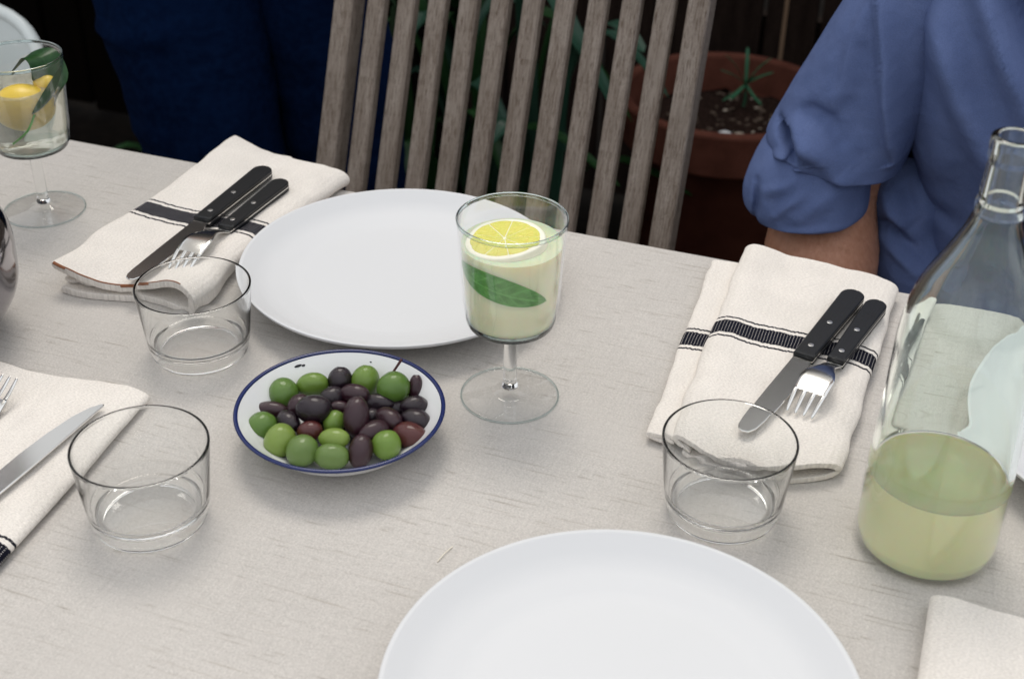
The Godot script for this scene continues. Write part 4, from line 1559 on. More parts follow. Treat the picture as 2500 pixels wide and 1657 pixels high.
func napkins() -> void:
	var f := FastNoiseLite.new()
	f.seed = 12
	f.frequency = 14.0
	f.fractal_octaves = 2
	# ---- left back napkin: one thick top layer folded over a hollow, two thinner layers beneath
	var c := Vector3(-0.612, T, -0.93)
	var t := thing("napkin", "folded cream napkin with a navy stripe under the left knife and fork", "napkin", c, 0.0, "cream striped napkins")
	var bend := func(p: Vector3, u: float, w: float) -> Vector3:
		var nearness := pow(w, 3.0)
		var lift := 0.0
		var xx := (p.x + 0.066) / 0.13
		if p.y > 0.008:
			# the top layer waves towards its near end and is pressed down under the cutlery
			lift += nearness * (0.0058 * cos(xx * 7.0) + 0.0035) + 0.0012 * f.get_noise_2d(p.x * 2.0, p.z * 1.0)
			lift -= 0.0015 * exp(-pow((xx - 0.5) * 3.0, 2.0))
		p.y = maxf(p.y + lift, 0.0006 + 0.02 * 0.0)
		var back := pow(1.0 - w, 4.0)
		p.z += (0.030 * xx + 0.010 * sin(xx * 3.0)) * back + nearness * (0.006 * sin(xx * 6.0 + 0.6))
		p.x += 0.004 * f.get_noise_2d(p.z * 0.8, 3.0) + (0.012 * back if xx > 0.5 else 0.0)
		return p
	var sec := [V(-0.064, 0.0160), V(-0.035, 0.0162), V(0.0, 0.0164), V(0.035, 0.0168), V(0.052, 0.0155), V(0.0605, 0.0105), V(0.058, 0.0050), V(0.046, 0.0032), V(0.02, 0.0030), V(-0.02, 0.0030), V(-0.058, 0.0032)]
	part("top_fold", ribbon(sec, 0.0066, -0.143, 0.141, 0.023, bend).mesh(), M.cotton, t)
	var bend2 := func(p: Vector3, u: float, w: float) -> Vector3:
		p.z += 0.010 * pow(w, 3.0) * (0.6 - (p.x + 0.06) * 6.0) + 0.0015 * sin(p.x * 420.0) * pow(w, 12.0)
		p.y += 0.0006 * f.get_noise_2d(p.x * 3.0, p.z * 3.0)
		p.x += 0.003 * f.get_noise_2d(p.z * 1.2, 9.0)
		return p
	part("inner_fold", ribbon([V(-0.061, 0.0096), V(-0.03, 0.0086), V(-0.01, 0.0082), V(0.0, 0.0082)], 0.0034, -0.136, 0.134, 0.023, bend2).mesh(), M.cotton, t)
	var hem := []
	for k in 40:
		var x := lerpf(-0.064, 0.050, k / 39.0)
		var yy := 0.0160 + 0.0006 * clampf((x + 0.064) / 0.1, 0.0, 1.0)
		var q: Vector3 = bend.call(Vector3(x, yy + 0.0027 - 0.0005 * pow(maxf(0.0, (x - 0.035) / 0.015), 2.0), 0.141), 0.0, 1.0)
		hem.append(q + Vector3(0, 0.0006, 0.0012))
	part("hem_stitching", tube(hem, 0.0006, 0.0006, 6).mesh(), M.hem_thread, t)
	for e in [[-0.064, -0.052], [-0.006, 0.016]]:
		var h2 := []
		for k in 10:
			var x := lerpf(e[0], e[1], k / 9.0)
			var q: Vector3 = bend.call(Vector3(x, 0.0160 + 0.0006 * clampf((x + 0.064) / 0.1, 0.0, 1.0) + 0.0022, 0.141), 0.0, 1.0)
			h2.append(q + Vector3(0, 0.0004, 0.0020))
		part("hem_turn", tube(h2, 0.0011, 0.0009, 8).mesh(), M.hem_thread, t)

	# ---- right back napkin: rounded fold towards the viewer, a lower layer peeping out at the left
	var c2 := Vector3(-0.095, T, -0.90)
	var t2 := thing("napkin", "folded cream napkin with a navy stripe under the right knife and fork", "napkin", c2, 0.0, "cream striped napkins")
	var bend3 := func(p: Vector3, u: float, w: float) -> Vector3:
		var xx := (p.x + 0.06) / 0.125
		var nearness := pow(w, 4.0)
		if p.y > 0.008:
			p.y += 0.0012 * f.get_noise_2d(p.x * 2.0 + 5.0, p.z) + 0.0018 * exp(-pow((xx - 0.12) * 9.0, 2.0)) - 0.001 * exp(-pow((xx - 0.26) * 9.0, 2.0))
			p.y -= 0.004 * pow(clampf((w - 0.93) / 0.07, 0.0, 1.0), 2.0) * clampf(1.3 - xx, 0.0, 1.0)
		p.z += 0.018 * xx * pow(1.0 - w, 4.0) + nearness * (0.022 * sin(clampf(xx, 0.0, 1.0) * PI) - 0.010 * clampf(xx, 0.0, 1.0))
		p.x += -0.012 * (w - 0.5) * (0.6 if xx > 0.5 else -0.6) + 0.002 * f.get_noise_2d(p.z, 4.0)
		return p
	var sec2 := [V(-0.047, 0.0088), V(-0.054, 0.0098), V(-0.059, 0.0122), V(-0.056, 0.0154), V(-0.048, 0.0166), V(-0.02, 0.0162), V(0.02, 0.0162), V(0.046, 0.0160), V(0.0585, 0.0135), V(0.0625, 0.0090), V(0.0585, 0.0045), V(0.048, 0.0028), V(0.02, 0.0024), V(-0.02, 0.0024), V(-0.05, 0.0024)]
	part("top_fold", ribbon(sec2, 0.0042, -0.140, 0.142, -0.001, bend3).mesh(), M.cotton, t2)
	var bend4 := func(p: Vector3, u: float, w: float) -> Vector3:
		p.z += 0.010 * pow(w, 4.0) * (p.x + 0.08) * 10.0
		p.x += 0.014 * (w - 0.35) + 0.002 * f.get_noise_2d(p.z * 1.4, 14.0)
		p.y += 0.0006 * f.get_noise_2d(p.x * 3.0, p.z * 3.0 + 4.0)
		return p
	part("lower_fold", ribbon([V(0.02, 0.0090), V(-0.02, 0.0088), V(-0.06, 0.0086), V(-0.078, 0.0078), V(-0.0815, 0.0062), V(-0.077, 0.0048), V(-0.066, 0.0044)], 0.0032, -0.118, 0.140, 0.011, bend4).mesh(), M.cotton, t2)

	# ---- left front napkin, partly out of the picture
	var c3 := Vector3(-0.585, T, -0.51)
	var t3 := thing("napkin", "cream napkin at the left edge under the pointed knife and fork tines", "napkin", c3, 0.0, "cream striped napkins")
	var bend5 := func(p: Vector3, u: float, w: float) -> Vector3:
		var xx := (p.x + 0.075) / 0.15
		var back := pow(1.0 - w, 3.0)
		p.z += back * (0.006 * sin(xx * 5.0) + 0.004 * xx) + 0.0
		p.x += (0.018 * (w - 0.2) if xx > 0.5 else 0.018 * w)
		p.y += 0.0010 * f.get_noise_2d(p.x * 2.0 + 9.0, p.z) * clampf(p.y / 0.008, 0.0, 1.0)
		return p
	part("top_fold", ribbon([V(-0.070, 0.0100), V(-0.03, 0.0110), V(0.02, 0.0112), V(0.052, 0.0108), V(0.066, 0.0085), V(0.069, 0.0052), V(0.062, 0.0030), V(0.04, 0.0022), V(0.0, 0.0022), V(-0.065, 0.0022)], 0.0036, -0.160, 0.130, 0.020, bend5).mesh(), M.cotton, t3)

	# ---- right front napkin, only its corner in the picture
	var c4 := Vector3(0.115, T, -0.52)
	var t4 := thing("napkin", "cream napkin corner below the bottle at the bottom right", "napkin", c4, 0.0, "cream striped napkins")
	var bend6 := func(p: Vector3, u: float, w: float) -> Vector3:
		var xx := (p.x + 0.08) / 0.16
		p.z += pow(1.0 - w, 3.0) * 0.008 * sin(xx * 4.0)
		p.y += 0.0010 * f.get_noise_2d(p.x * 2.0 + 19.0, p.z) * clampf(p.y / 0.008, 0.0, 1.0)
		return p
	part("top_fold", ribbon([V(0.075, 0.0150), V(0.03, 0.0158), V(-0.03, 0.0158), V(-0.062, 0.0150), V(-0.0755, 0.0120), V(-0.0785, 0.0080), V(-0.074, 0.0045), V(-0.06, 0.0028), V(-0.02, 0.0024), V(0.07, 0.0024)], 0.0040, -0.138, 0.14, 0.06, bend6).mesh(), M.cotton, t4)


func mirrored(half: Array) -> PackedVector2Array:
	var out := PackedVector2Array()
	for p in half:
		out.append(p)
	for k in range(half.size() - 1, -1, -1):
		out.append(Vector2(-half[k].x, half[k].y))
	return out


# handle scales, rivets and the steel tang between them; the handle's butt is at z = 0, the far end points to +z
func handle(t: Node3D, length: float, w0: float, w1: float) -> void:
	var half := []
	for k in 8:
		var a := PI / 2 * k / 7.0
		half.append(V(w0 * 0.5 * sin(a), w0 * 0.5 * (1.0 - cos(a))))
	half.append(V(lerpf(w0, w1, 0.5) * 0.5, length * 0.5))
	half.append(V(w1 * 0.5, length - 0.004))
	half.append(V(w1 * 0.5, length))
	var o := mirrored(half)
	for s in [0, 1]:
		var y0: float = [0.0, 0.0048][s]
		var g := slab(o, y0, y0 + 0.0037, 0.0009)
		for k in g.v.size():   # the front end of each scale slopes down to the blade
			var p := g.v[k]
			if p.z > length - 0.0045:
				var up := clampf((p.y - y0) / 0.0037, 0.0, 1.0)
				p.z -= (up if s else 1.0 - up) * 0.0028
				g.v[k] = p
		part("handle_scale", g.mesh(false), M.handle_black, t)
	for z in [0.52, 0.86]:
		var rv := lathe(rounded([Vector3(0, -0.0004, 0), Vector3(0.0023, -0.0004, 0.0003), Vector3(0.0023, 0.0086, 0.0003), Vector3(0, 0.00875, 0)], 3), 20)
		part("rivet", rv.mesh(), M.rivet_steel, t, Vector3(0, 0.00015, length * z))
	var tang := slab(o, 0.0038, 0.0047, 0.0)
	part("tang", tang.mesh(false), M.steel, t)


func cutlery() -> void:
	# ---- table knife: straight spine on the left, notch at the heel on the right, rounded tip
	var k := thing("table_knife", "black handled steel knife lying on the left napkin", "knife", Vector3(-0.603, T + 0.0202, -1.006), -0.02, "black handled table knives")
	handle(k, 0.113, 0.0190, 0.0155)
	var o := PackedVector2Array()
	for p in [V(-0.0072, 0.1135), V(0.0072, 0.1135), V(0.0078, 0.119), V(0.0098, 0.1235), V(0.0104, 0.127), V(0.0104, 0.15), V(0.0098, 0.18), V(0.0086, 0.200), V(0.0066, 0.2125), V(0.0034, 0.2185), V(-0.001, 0.2195), V(-0.0045, 0.2175), V(-0.0064, 0.213), V(-0.0070, 0.205), V(-0.0074, 0.16)]:
		o.append(p)
	part("blade", slab(o, 0.0034, 0.0050, 0.0004).mesh(false), M.steel, k)
	dup(k, Vector3(-0.0575, T + 0.0202, -0.978), -0.209, "black handled steel knife lying on the right napkin", "black handled table knives")
	# ---- fork, tines down: neck, arched head and four tines
	var fk := thing("table_fork", "black handled steel fork beside the knife on the left napkin", "fork", Vector3(-0.5755, T + 0.0202, -0.988), -0.035, "black handled table forks")
	handle(fk, 0.101, 0.0170, 0.0128)
	fork_head(fk, 0.1012)
	dup(fk, Vector3(-0.0385, T + 0.0202, -0.969), -0.192, "black handled steel fork beside the knife on the right napkin", "black handled table forks")
	# ---- the knife and fork at the left edge, handles towards the viewer and out of the picture
	var pk := thing("pointed_knife", "steel knife with a pointed blade on the napkin at the left edge", "knife", Vector3(-0.5505, T + 0.0134, -0.425), PI + 0.0)
	handle(pk, 0.10, 0.0185, 0.0155)
	var b := PackedVector2Array()
	for p in [V(-0.0070, 0.1005), V(0.0070, 0.1005), V(0.0085, 0.105), V(0.0095, 0.115), V(0.0095, 0.145), V(0.0080, 0.170), V(0.0045, 0.195), V(0.0000, 0.2085), V(-0.0045, 0.2155), V(-0.0066, 0.2165), V(-0.0076, 0.2145), V(-0.0076, 0.18), V(-0.0076, 0.14)]:
		b.append(p)
	part("blade", slab(b, 0.0030, 0.0048, 0.0005).mesh(false), M.steel, pk)
	pk.rotation.y = PI - 0.05
	var pf := thing("table_fork", "steel fork with only its tine tips showing at the left edge", "fork", Vector3(-0.607, T + 0.0142, -0.462), PI, "black handled table forks")
	handle(pf, 0.101, 0.0170, 0.0128)
	fork_head(pf, 0.1012, true)


func fork_head(t: Node3D, z0: float, tines_up := false) -> void:
	# half widths and heights along the head; y is the underside height above the handle's base
	var n := 22
	var hl := 0.070
	var top := []
	var bot := []
	var g := Geo.new()
	var yof := func(s: float) -> float:
		if tines_up:
			return 0.0042 - 0.004 * sin(clampf(s / 0.7, 0.0, 1.0) * PI) + 0.0105 * pow(maxf(0.0, (s - 0.45) / 0.55), 2.0)
		return 0.0036 + 0.0115 * sin(pow(clampf(s, 0.0, 1.0), 0.95) * PI * 0.97) - 0.0038 * pow(s, 2.0)
	var wof := func(s: float) -> float:
		if s < 0.2:
			return lerpf(0.0058, 0.0053, s / 0.2)
		if s < 0.56:
			var u := (s - 0.2) / 0.36
			return lerpf(0.0053, 0.0122, u * u * (3.0 - 2.0 * u))
		return lerpf(0.0122, 0.0112, (s - 0.56) / 0.44)
	var root := 0.75       # where the tines begin
	for i in n + 1:
		var s := root * i / n
		var w: float = wof.call(s)
		var y: float = yof.call(s)
		var rt := PackedVector3Array()
		for j in 9:
			var u := (j - 4) / 4.0
			rt.append(Vector3(u * w, y + 0.0009 * (1.0 - u * u * 0.5) * (0.3 if tines_up else 1.0), z0 + s * hl))
		top.append(rt)
		var rb := PackedVector3Array()
		for j in 9:
			rb.append(rt[j] + Vector3(0, -0.0014, 0))
		bot.append(rb)
	var closed := []
	for i in n + 1:
		var ring := PackedVector3Array()
		ring.append_array(top[i])
		for j in range(8, -1, -1):
			ring.append(bot[i][j])
		closed.append(ring)
	g.sheet(closed, true, false)
	g.fan(closed[n])
	g.fan(closed[0], true)
	part("head", g.mesh(false), M.steel, t)
	for q in 4:
		var u := (q - 1.5) / 1.5
		var rows := []
		var m := 14
		for i in m + 1:
			var s := lerpf(root, 1.0, float(i) / m)
			var y: float = yof.call(s) + 0.0002
			var x: float = u * (wof.call(s) - 0.0014) * lerpf(1.0, 0.93, float(i) / m)
			var hw := 0.00165 * (1.0 - 0.45 * pow(float(i) / m, 2.0)) * (1.0 if i < m else 0.4)
			var hh := 0.0009 * (1.0 if i < m else 0.4)
			var ring := PackedVector3Array()
			for a in 10:
				var an := TAU * a / 10
				ring.append(Vector3(x + cos(an) * hw, y + sin(an) * hh, z0 + s * hl))
			rows.append(ring)
		var tg := Geo.new()
		tg.sheet(rows, true, false)
		tg.fan(rows[m])
		part("tine", tg.mesh(false), M.steel, t)


func tumblers() -> void:
	var wall := rounded([Vector3(0.0300, 0.0012, 0), Vector3(0.0325, 0.0004, 0.0010), Vector3(0.0362, 0.0012, 0.003), Vector3(0.0388, 0.012, 0.010), Vector3(0.0434, 0.0572, 0.0010), Vector3(0.0434, 0.0592, 0.0008), Vector3(0.0418, 0.0592, 0.0008), Vector3(0.0417, 0.0572, 0.0010), Vector3(0.0371, 0.0180, 0.007), Vector3(0.0338, 0.0112, 0.0060), Vector3(0.0300, 0.0102, 0.002), Vector3(0.0300, 0.0012, 0)], 7)
	var floor_disc := rounded([Vector3(0, 0.0024, 0), Vector3(0.0298, 0.0014, 0.0005), Vector3(0.0298, 0.0100, 0.0005), Vector3(0, 0.0094, 0)], 5)
	var t := thing("glass_tumbler", "empty clear tumbler touching the left napkin beside the plate", "glass", Vector3(-0.5218, T, -0.7486), 0.0, "low clear tumblers")
	part("tumbler_wall", lathe(wall, 180).mesh(), M.tumbler_glass, t)
	part("floor", lathe(floor_disc, 120).mesh(), M.thin_glass, t)
	dup(t, Vector3(-0.4483, T, -0.5646), 0.7, "empty clear tumbler at the lower left beside the olive bowl", "low clear tumblers")
	dup(t, Vector3(-0.1028, T, -0.7058), 1.9, "empty clear tumbler in front of the right napkin", "low clear tumblers")


# a leaf blade bent round the inside of a glass: angle a0 to a1 about the axis, height h0 to h1, radius r
func wrapped_leaf(a0: float, a1: float, h0: float, h1: float, r: float, width: float, lean: float) -> Geo:
	var rows := []
	var n := 26
	for i in n + 1:
		var s := float(i) / n
		var w := width * 0.5 * pow(sin(PI * clampf(0.06 + s * 0.94, 0.0, 1.0)), 0.7)
		var row := PackedVector3Array()
		for j in 9:
			var u := (j - 4) / 4.0
			var h := lerpf(h0, h1, s) + u * w + 0.003 * sin(s * PI)
			var a := lerpf(a0, a1, s) + u * w * lean * 8.0
			var inner := 0.0336 + (h - 0.086) * 0.0615     # the glass's inside at this height
			var rr := r if r > 0.0 else inner - 0.0004 - 0.0022 * pow(maxf(0.0, -u - 0.35), 1.5)
			row.append(Vector3(cos(a) * rr, h, sin(a) * rr))
		rows.append(row)
	var g := Geo.new()
	g.sheet(rows)
	return g


func goblets() -> void:
	var foot := rounded([Vector3(0, 0.0012, 0), Vector3(0.030, 0.0002, 0.003), Vector3(0.0348, 0.0003, 0.0005), Vector3(0.0351, 0.0010, 0.0005), Vector3(0.0347, 0.0017, 0.0005), Vector3(0.013, 0.0042, 0.006), Vector3(0.0068, 0.0068, 0.003), Vector3(0.0062, 0.0082, 0.0008), Vector3(0.0, 0.0082, 0)], 5)
	var stem := rounded([Vector3(0, 0.00835, 0), Vector3(0.0058, 0.00835, 0.0006), Vector3(0.0062, 0.0098, 0.001), Vector3(0.0050, 0.0130, 0.003), Vector3(0.0049, 0.055, 0.004), Vector3(0.0062, 0.0602, 0.001), Vector3(0.0, 0.0604, 0)], 5)
	var bowl := rounded([Vector3(0, 0.0606, 0), Vector3(0.0215, 0.0610, 0.010), Vector3(0.0318, 0.0640, 0.011), Vector3(0.0345, 0.085, 0.02), Vector3(0.0383, 0.1462, 0.0004), Vector3(0.0373, 0.1462, 0.0004), Vector3(0.0336, 0.086, 0.02), Vector3(0.0308, 0.0656, 0.010), Vector3(0.0208, 0.0626, 0.009), Vector3(0, 0.0622, 0)], 8)
	var bowl_rim := rounded([Vector3(0.0373, 0.1450, 0), Vector3(0.0385, 0.1450, 0.0002), Vector3(0.0387, 0.1480, 0.0007), Vector3(0.0373, 0.1480, 0.0007), Vector3(0.0373, 0.1450, 0)], 6)
	var bowl_base := rounded([Vector3(0.0030, 0.0608, 0), Vector3(0.0215, 0.0612, 0.010), Vector3(0.0312, 0.0640, 0.010), Vector3(0.0322, 0.0700, 0.0003), Vector3(0.0319, 0.0700, 0.0003), Vector3(0.0304, 0.0657, 0.009), Vector3(0.0206, 0.0630, 0.009), Vector3(0.0030, 0.0624, 0.0), Vector3(0.0030, 0.0608, 0)], 8)
	var at := Vector3(-0.2787, T, -0.7785)
	var lt := Vector3(-0.7761, T, -0.9013)
	var t := thing("stemmed_glass", "stemmed glass of cloudy lemonade with a lemon slice beside the bowl of olives", "glass", at, 0.0, "stemmed lemonade glasses")
	part("foot", lathe(foot, 120).mesh(), M.thin_glass, t)
	var ring := []
	for i in 120:
		var a := TAU * i / 120
		var row := PackedVector3Array()
		for j in 8:
			var b := TAU * j / 8
			var rr := 0.03585 + cos(b) * 0.00065
			row.append(Vector3(cos(a) * rr, 0.0010 + sin(b) * 0.00075, sin(a) * rr))
		ring.append(row)
	var rg := Geo.new()
	rg.sheet(ring, true, true)
	part("foot_edge", rg.mesh(), M.edge_glass, t)
	part("stem", lathe(stem, 48).mesh(), M.glass, t)
	part("bowl", lathe(bowl, 144).mesh(), M.thin_glass, t)
	part("rim", lathe(bowl_rim, 144).mesh(), M.edge_glass, t)
	part("bowl_base", lathe(bowl_base, 120).mesh(), M.edge_glass, t)
	dup(t, lt, 0.5, "stemmed glass with a lemon chunk and dark leaf at the left edge of the table", "stemmed lemonade glasses")
	# what is in the near glass
	var liq := rounded([Vector3(0, 0.0634, 0), Vector3(0.0204, 0.0636, 0.009), Vector3(0.0302, 0.0664, 0.010), Vector3(0.0327, 0.086, 0.02), Vector3(0.03535, 0.1290, 0.0004), Vector3(0.0346, 0.1284, 0.001), Vector3(0, 0.1282, 0)], 6)
	solo("lemonade", lathe(liq, 120).mesh(), M.lemonade, "cloudy pale lemonade filling the stemmed glass beside the olives", "drink", at, "drinks in stemmed glasses")
	var liq2 := rounded([Vector3(0, 0.0634, 0), Vector3(0.0204, 0.0636, 0.009), Vector3(0.0302, 0.0664, 0.010), Vector3(0.0327, 0.086, 0.02), Vector3(0.0349, 0.1210, 0.0004), Vector3(0.0342, 0.1204, 0.001), Vector3(0, 0.1202, 0)], 6)
	solo("lemonade", lathe(liq2, 120).mesh(), M.thin_lemonade, "thin cloudy lemonade in the stemmed glass at the left edge", "drink", lt, "drinks in stemmed glasses")
	# lemon slice: a cut round, its flesh ringed with pith, floating face up
	var s := thing("lemon_slice", "thick round lemon slice floating at the top of the near stemmed glass", "lemon", at + Vector3(-0.0045, 0.1264, 0.0012), 0.0)
	lemon_round(s, 0.0284, 0.010)
	s.rotation = Vector3(0.02, 0.3, 0.10)
	var wl := wrapped_leaf(2.65, 0.42, 0.1140, 0.0960, 0.0, 0.025, -0.6)
	solo("basil_leaf", wl.mesh(false), M.basil, "green leaf pressed against the inside of the near stemmed glass", "leaf", at)
	# the left glass: two lemon chunks and a tall dark leaf
	var c1 := thing("lemon_chunk", "large rounded lemon chunk in the left stemmed glass", "lemon", lt + Vector3(0.008, 0.1075, 0.0110), 0.0, "lemon chunks in the left glass")
	part("peel", oval(0.0235, 0.0205, 0.0185, 28, 18, func(p): return 1.0 - 0.25 * maxf(0.0, p.y - 0.55)).mesh(), M.lemon_peel, c1)
	c1.rotation = Vector3(0.2, 0.65, -0.12)
	var c2 := thing("lemon_chunk", "small lemon chunk behind the large one in the left stemmed glass", "lemon", lt + Vector3(0.0165, 0.1205, -0.012), 0.0, "lemon chunks in the left glass")
	part("peel", oval(0.0115, 0.0085, 0.0095, 24, 14).mesh(), M.lemon_peel, c2)
	var tl := thing("basil_leaf", "dark green leaf standing above the rim inside the left stemmed glass", "leaf", lt)
	part("blade", strap([Vector3(0.020, 0.105, -0.004), Vector3(0.022, 0.124, -0.012), Vector3(0.014, 0.142, -0.016), Vector3(-0.002, 0.140, -0.018), Vector3(-0.020, 0.124, -0.014)], 0.032, 0.12, 0.0, 0.6).mesh(false), M.dark_basil, tl)
	part("side_leaf", wrapped_leaf(-0.5, 0.75, 0.136, 0.107, 0.0, 0.015, 0.2).mesh(false), M.dark_basil, tl)
	part("stalk", tube(smooth_path([Vector3(0.026, 0.106, 0.021), Vector3(0.020, 0.092, 0.0265), Vector3(0.0065, 0.080, 0.0315)], 5), 0.0011, 0.0009, 8).mesh(), M.basil, tl)


# a thick lemon round lying face up: pith with wedges of flesh let into it
func lemon_round(t: Node3D, r: float, thick: float) -> void:
	var pith := rounded([Vector3(0, -thick / 2, 0), Vector3(r - 0.001, -thick / 2, 0.002), Vector3(r + 0.0004, 0, 0.004), Vector3(r - 0.0006, thick / 2, 0.0016), Vector3(0, thick / 2, 0)], 5)
	part("pith", lathe(pith, 56, func(a, p): return p.x * (1.0 + 0.02 * sin(a * 3.0 + 1.0) + 0.012 * sin(a * 5.0))).mesh(), M.lemon_pith, t)
	var n := 9
	for k in n:
		var b0 := TAU * k / n + 0.009
		var b1 := TAU * (k + 1) / n - 0.009
		var o := PackedVector2Array()
		var m := (b0 + b1) / 2
		o.append(Vector2(cos(m), sin(m)) * 0.0009)
		for q in 9:
			var b := lerpf(b0, b1, q / 8.0)
			var e := absf(q - 4) / 4.0
			o.append(Vector2(cos(b), sin(b)) * (r * (1.0 + 0.02 * sin(b * 3.0 + 1.0)) - 0.0040 - 0.0006 * e * e))
		part("flesh_wedge", slab(o, thick / 2 - 0.002, thick / 2 + 0.0004, 0.0004).mesh(false), M.lemon_flesh, t)


func bottle() -> void:
	var at := Vector3(0.0258, T, -0.7206)
	var f := FastNoiseLite.new()
	f.seed = 77
	f.frequency = 1.3
	var wob := func(a: float, p: Vector2) -> float:
		return p.x + 0.00003 * f.get_noise_3d(cos(a) * 1.5, sin(a) * 1.5, p.y * 6.0) * minf(1.0, p.x * 100.0)
	var lower := rounded([Vector3(0, 0.0022, 0), Vector3(0.028, 0.0010, 0.006), Vector3(0.037, 0.0003, 0.003), Vector3(0.0422, 0.0016, 0.004), Vector3(0.0446, 0.012, 0.008), Vector3(0.0437, 0.0585, 0), Vector3(0.0429, 0.0585, 0), Vector3(0.0438, 0.013, 0.010), Vector3(0.0412, 0.0032, 0.004), Vector3(0, 0.0036, 0)], 7)
	var prof := rounded([Vector3(0.0433, 0.0587, 0), Vector3(0.0437, 0.0587, 0), Vector3(0.0424, 0.100, 0.01), Vector3(0.0418, 0.125, 0.02), Vector3(0.0414, 0.150, 0.02), Vector3(0.0395, 0.172, 0.02), Vector3(0.0342, 0.190, 0.02), Vector3(0.0245, 0.2095, 0.03), Vector3(0.0170, 0.226, 0.02), Vector3(0.0136, 0.2375, 0.004), Vector3(0.0140, 0.2395, 0.0015), Vector3(0.0140, 0.2440, 0.0015), Vector3(0.0131, 0.2465, 0.002), Vector3(0.0122, 0.268, 0.004), Vector3(0.0130, 0.2715, 0.002), Vector3(0.0130, 0.2830, 0.0022), Vector3(0.0090, 0.2836, 0.0018), Vector3(0.0085, 0.270, 0.004), Vector3(0.0092, 0.242, 0.006), Vector3(0.0128, 0.2260, 0.02), Vector3(0.0205, 0.2080, 0.03), Vector3(0.0300, 0.1885, 0.02), Vector3(0.0352, 0.1705, 0.02), Vector3(0.0372, 0.150, 0.02), Vector3(0.0378, 0.125, 0.02), Vector3(0.0386, 0.100, 0.01), Vector3(0.0396, 0.0680, 0.01), Vector3(0.0433, 0.0587, 0)], 7)
	var t := thing("glass_bottle", "clear glass bottle with a narrow neck holding lemonade at the right", "bottle", at)
	part("lower_body", lathe(lower, 160).mesh(), M.thin_glass, t)
	part("shoulder_and_neck", lathe(eased(prof, 0.0012, 0.064, 0.233, 60), 224, wob).mesh(), M.bottle_glass, t)
	var liq := rounded([Vector3(0, 0.0039, 0), Vector3(0.0406, 0.0036, 0.004), Vector3(0.0435, 0.0132, 0.010), Vector3(0.0427, 0.0580, 0.0004), Vector3(0.0400, 0.0572, 0.0012), Vector3(0, 0.0570, 0)], 6)
	solo("lemonade", lathe(liq, 140).mesh(), M.lemonade_bottle, "cloudy yellow green lemonade in the bottom of the bottle", "drink", at)


func olive_bowl() -> void:
	var c := Vector3(-0.3694, T, -0.684)
	var t := thing("enamel_bowl", "white enamel bowl with a navy rim holding olives", "bowl", c)
	var prof := rounded([Vector3(0, 0.0012, 0), Vector3(0.030, 0.0006, 0.004), Vector3(0.044, 0.0040, 0.012), Vector3(0.058, 0.0140, 0.018), Vector3(0.0700, 0.0268, 0.006), Vector3(0.0706, 0.0278, 0.0005), Vector3(0.0696, 0.0283, 0.0005), Vector3(0.0570, 0.0148, 0.018), Vector3(0.0435, 0.0050, 0.012), Vector3(0.030, 0.0018, 0.004), Vector3(0, 0.0022, 0)], 6)
	part("bowl_body", lathe(prof, 128).mesh(), M.enamel, t)
	var rim := PackedVector2Array()
	var rows := []
	for i in 128:
		var a := TAU * i / 128
		var row := PackedVector3Array()
		for j in 12:
			var b := TAU * j / 12
			var rr := 0.0714 + cos(b) * 0.0016
			row.append(Vector3(cos(a) * rr, 0.0286 + sin(b) * 0.0012, sin(a) * rr))
		rows.append(row)
	var g := Geo.new()
	g.sheet(rows, true, true)
	part("rim", g.mesh(), M.enamel_blue, t)
	# dark chips in the enamel
	for e in [[3.78, 0.0665, 0.0254, 0.0030, 0.0010], [3.84, 0.0660, 0.0248, 0.0014, 0.0009], [3.55, 0.063, 0.0215, 0.0011, 0.0007], [1.15, 0.0675, 0.0265, 0.0015, 0.0007], [1.19, 0.0680, 0.0270, 0.0010, 0.0007], [4.6, 0.0655, 0.0242, 0.0008, 0.0005]]:
		var ch := part("chip", oval(e[3], 0.0003, e[4], 10, 6).mesh(), M.enamel_chip, t, Vector3(cos(e[0]) * e[1], e[2], sin(e[0]) * e[1]))
		ch.rotation = Vector3(0, -e[0] + PI / 2 + 0.3, 0)
		ch.basis = Basis(Vector3.UP, -e[0] + PI / 2) * Basis(Vector3.RIGHT, -1.0)
	olives(c)


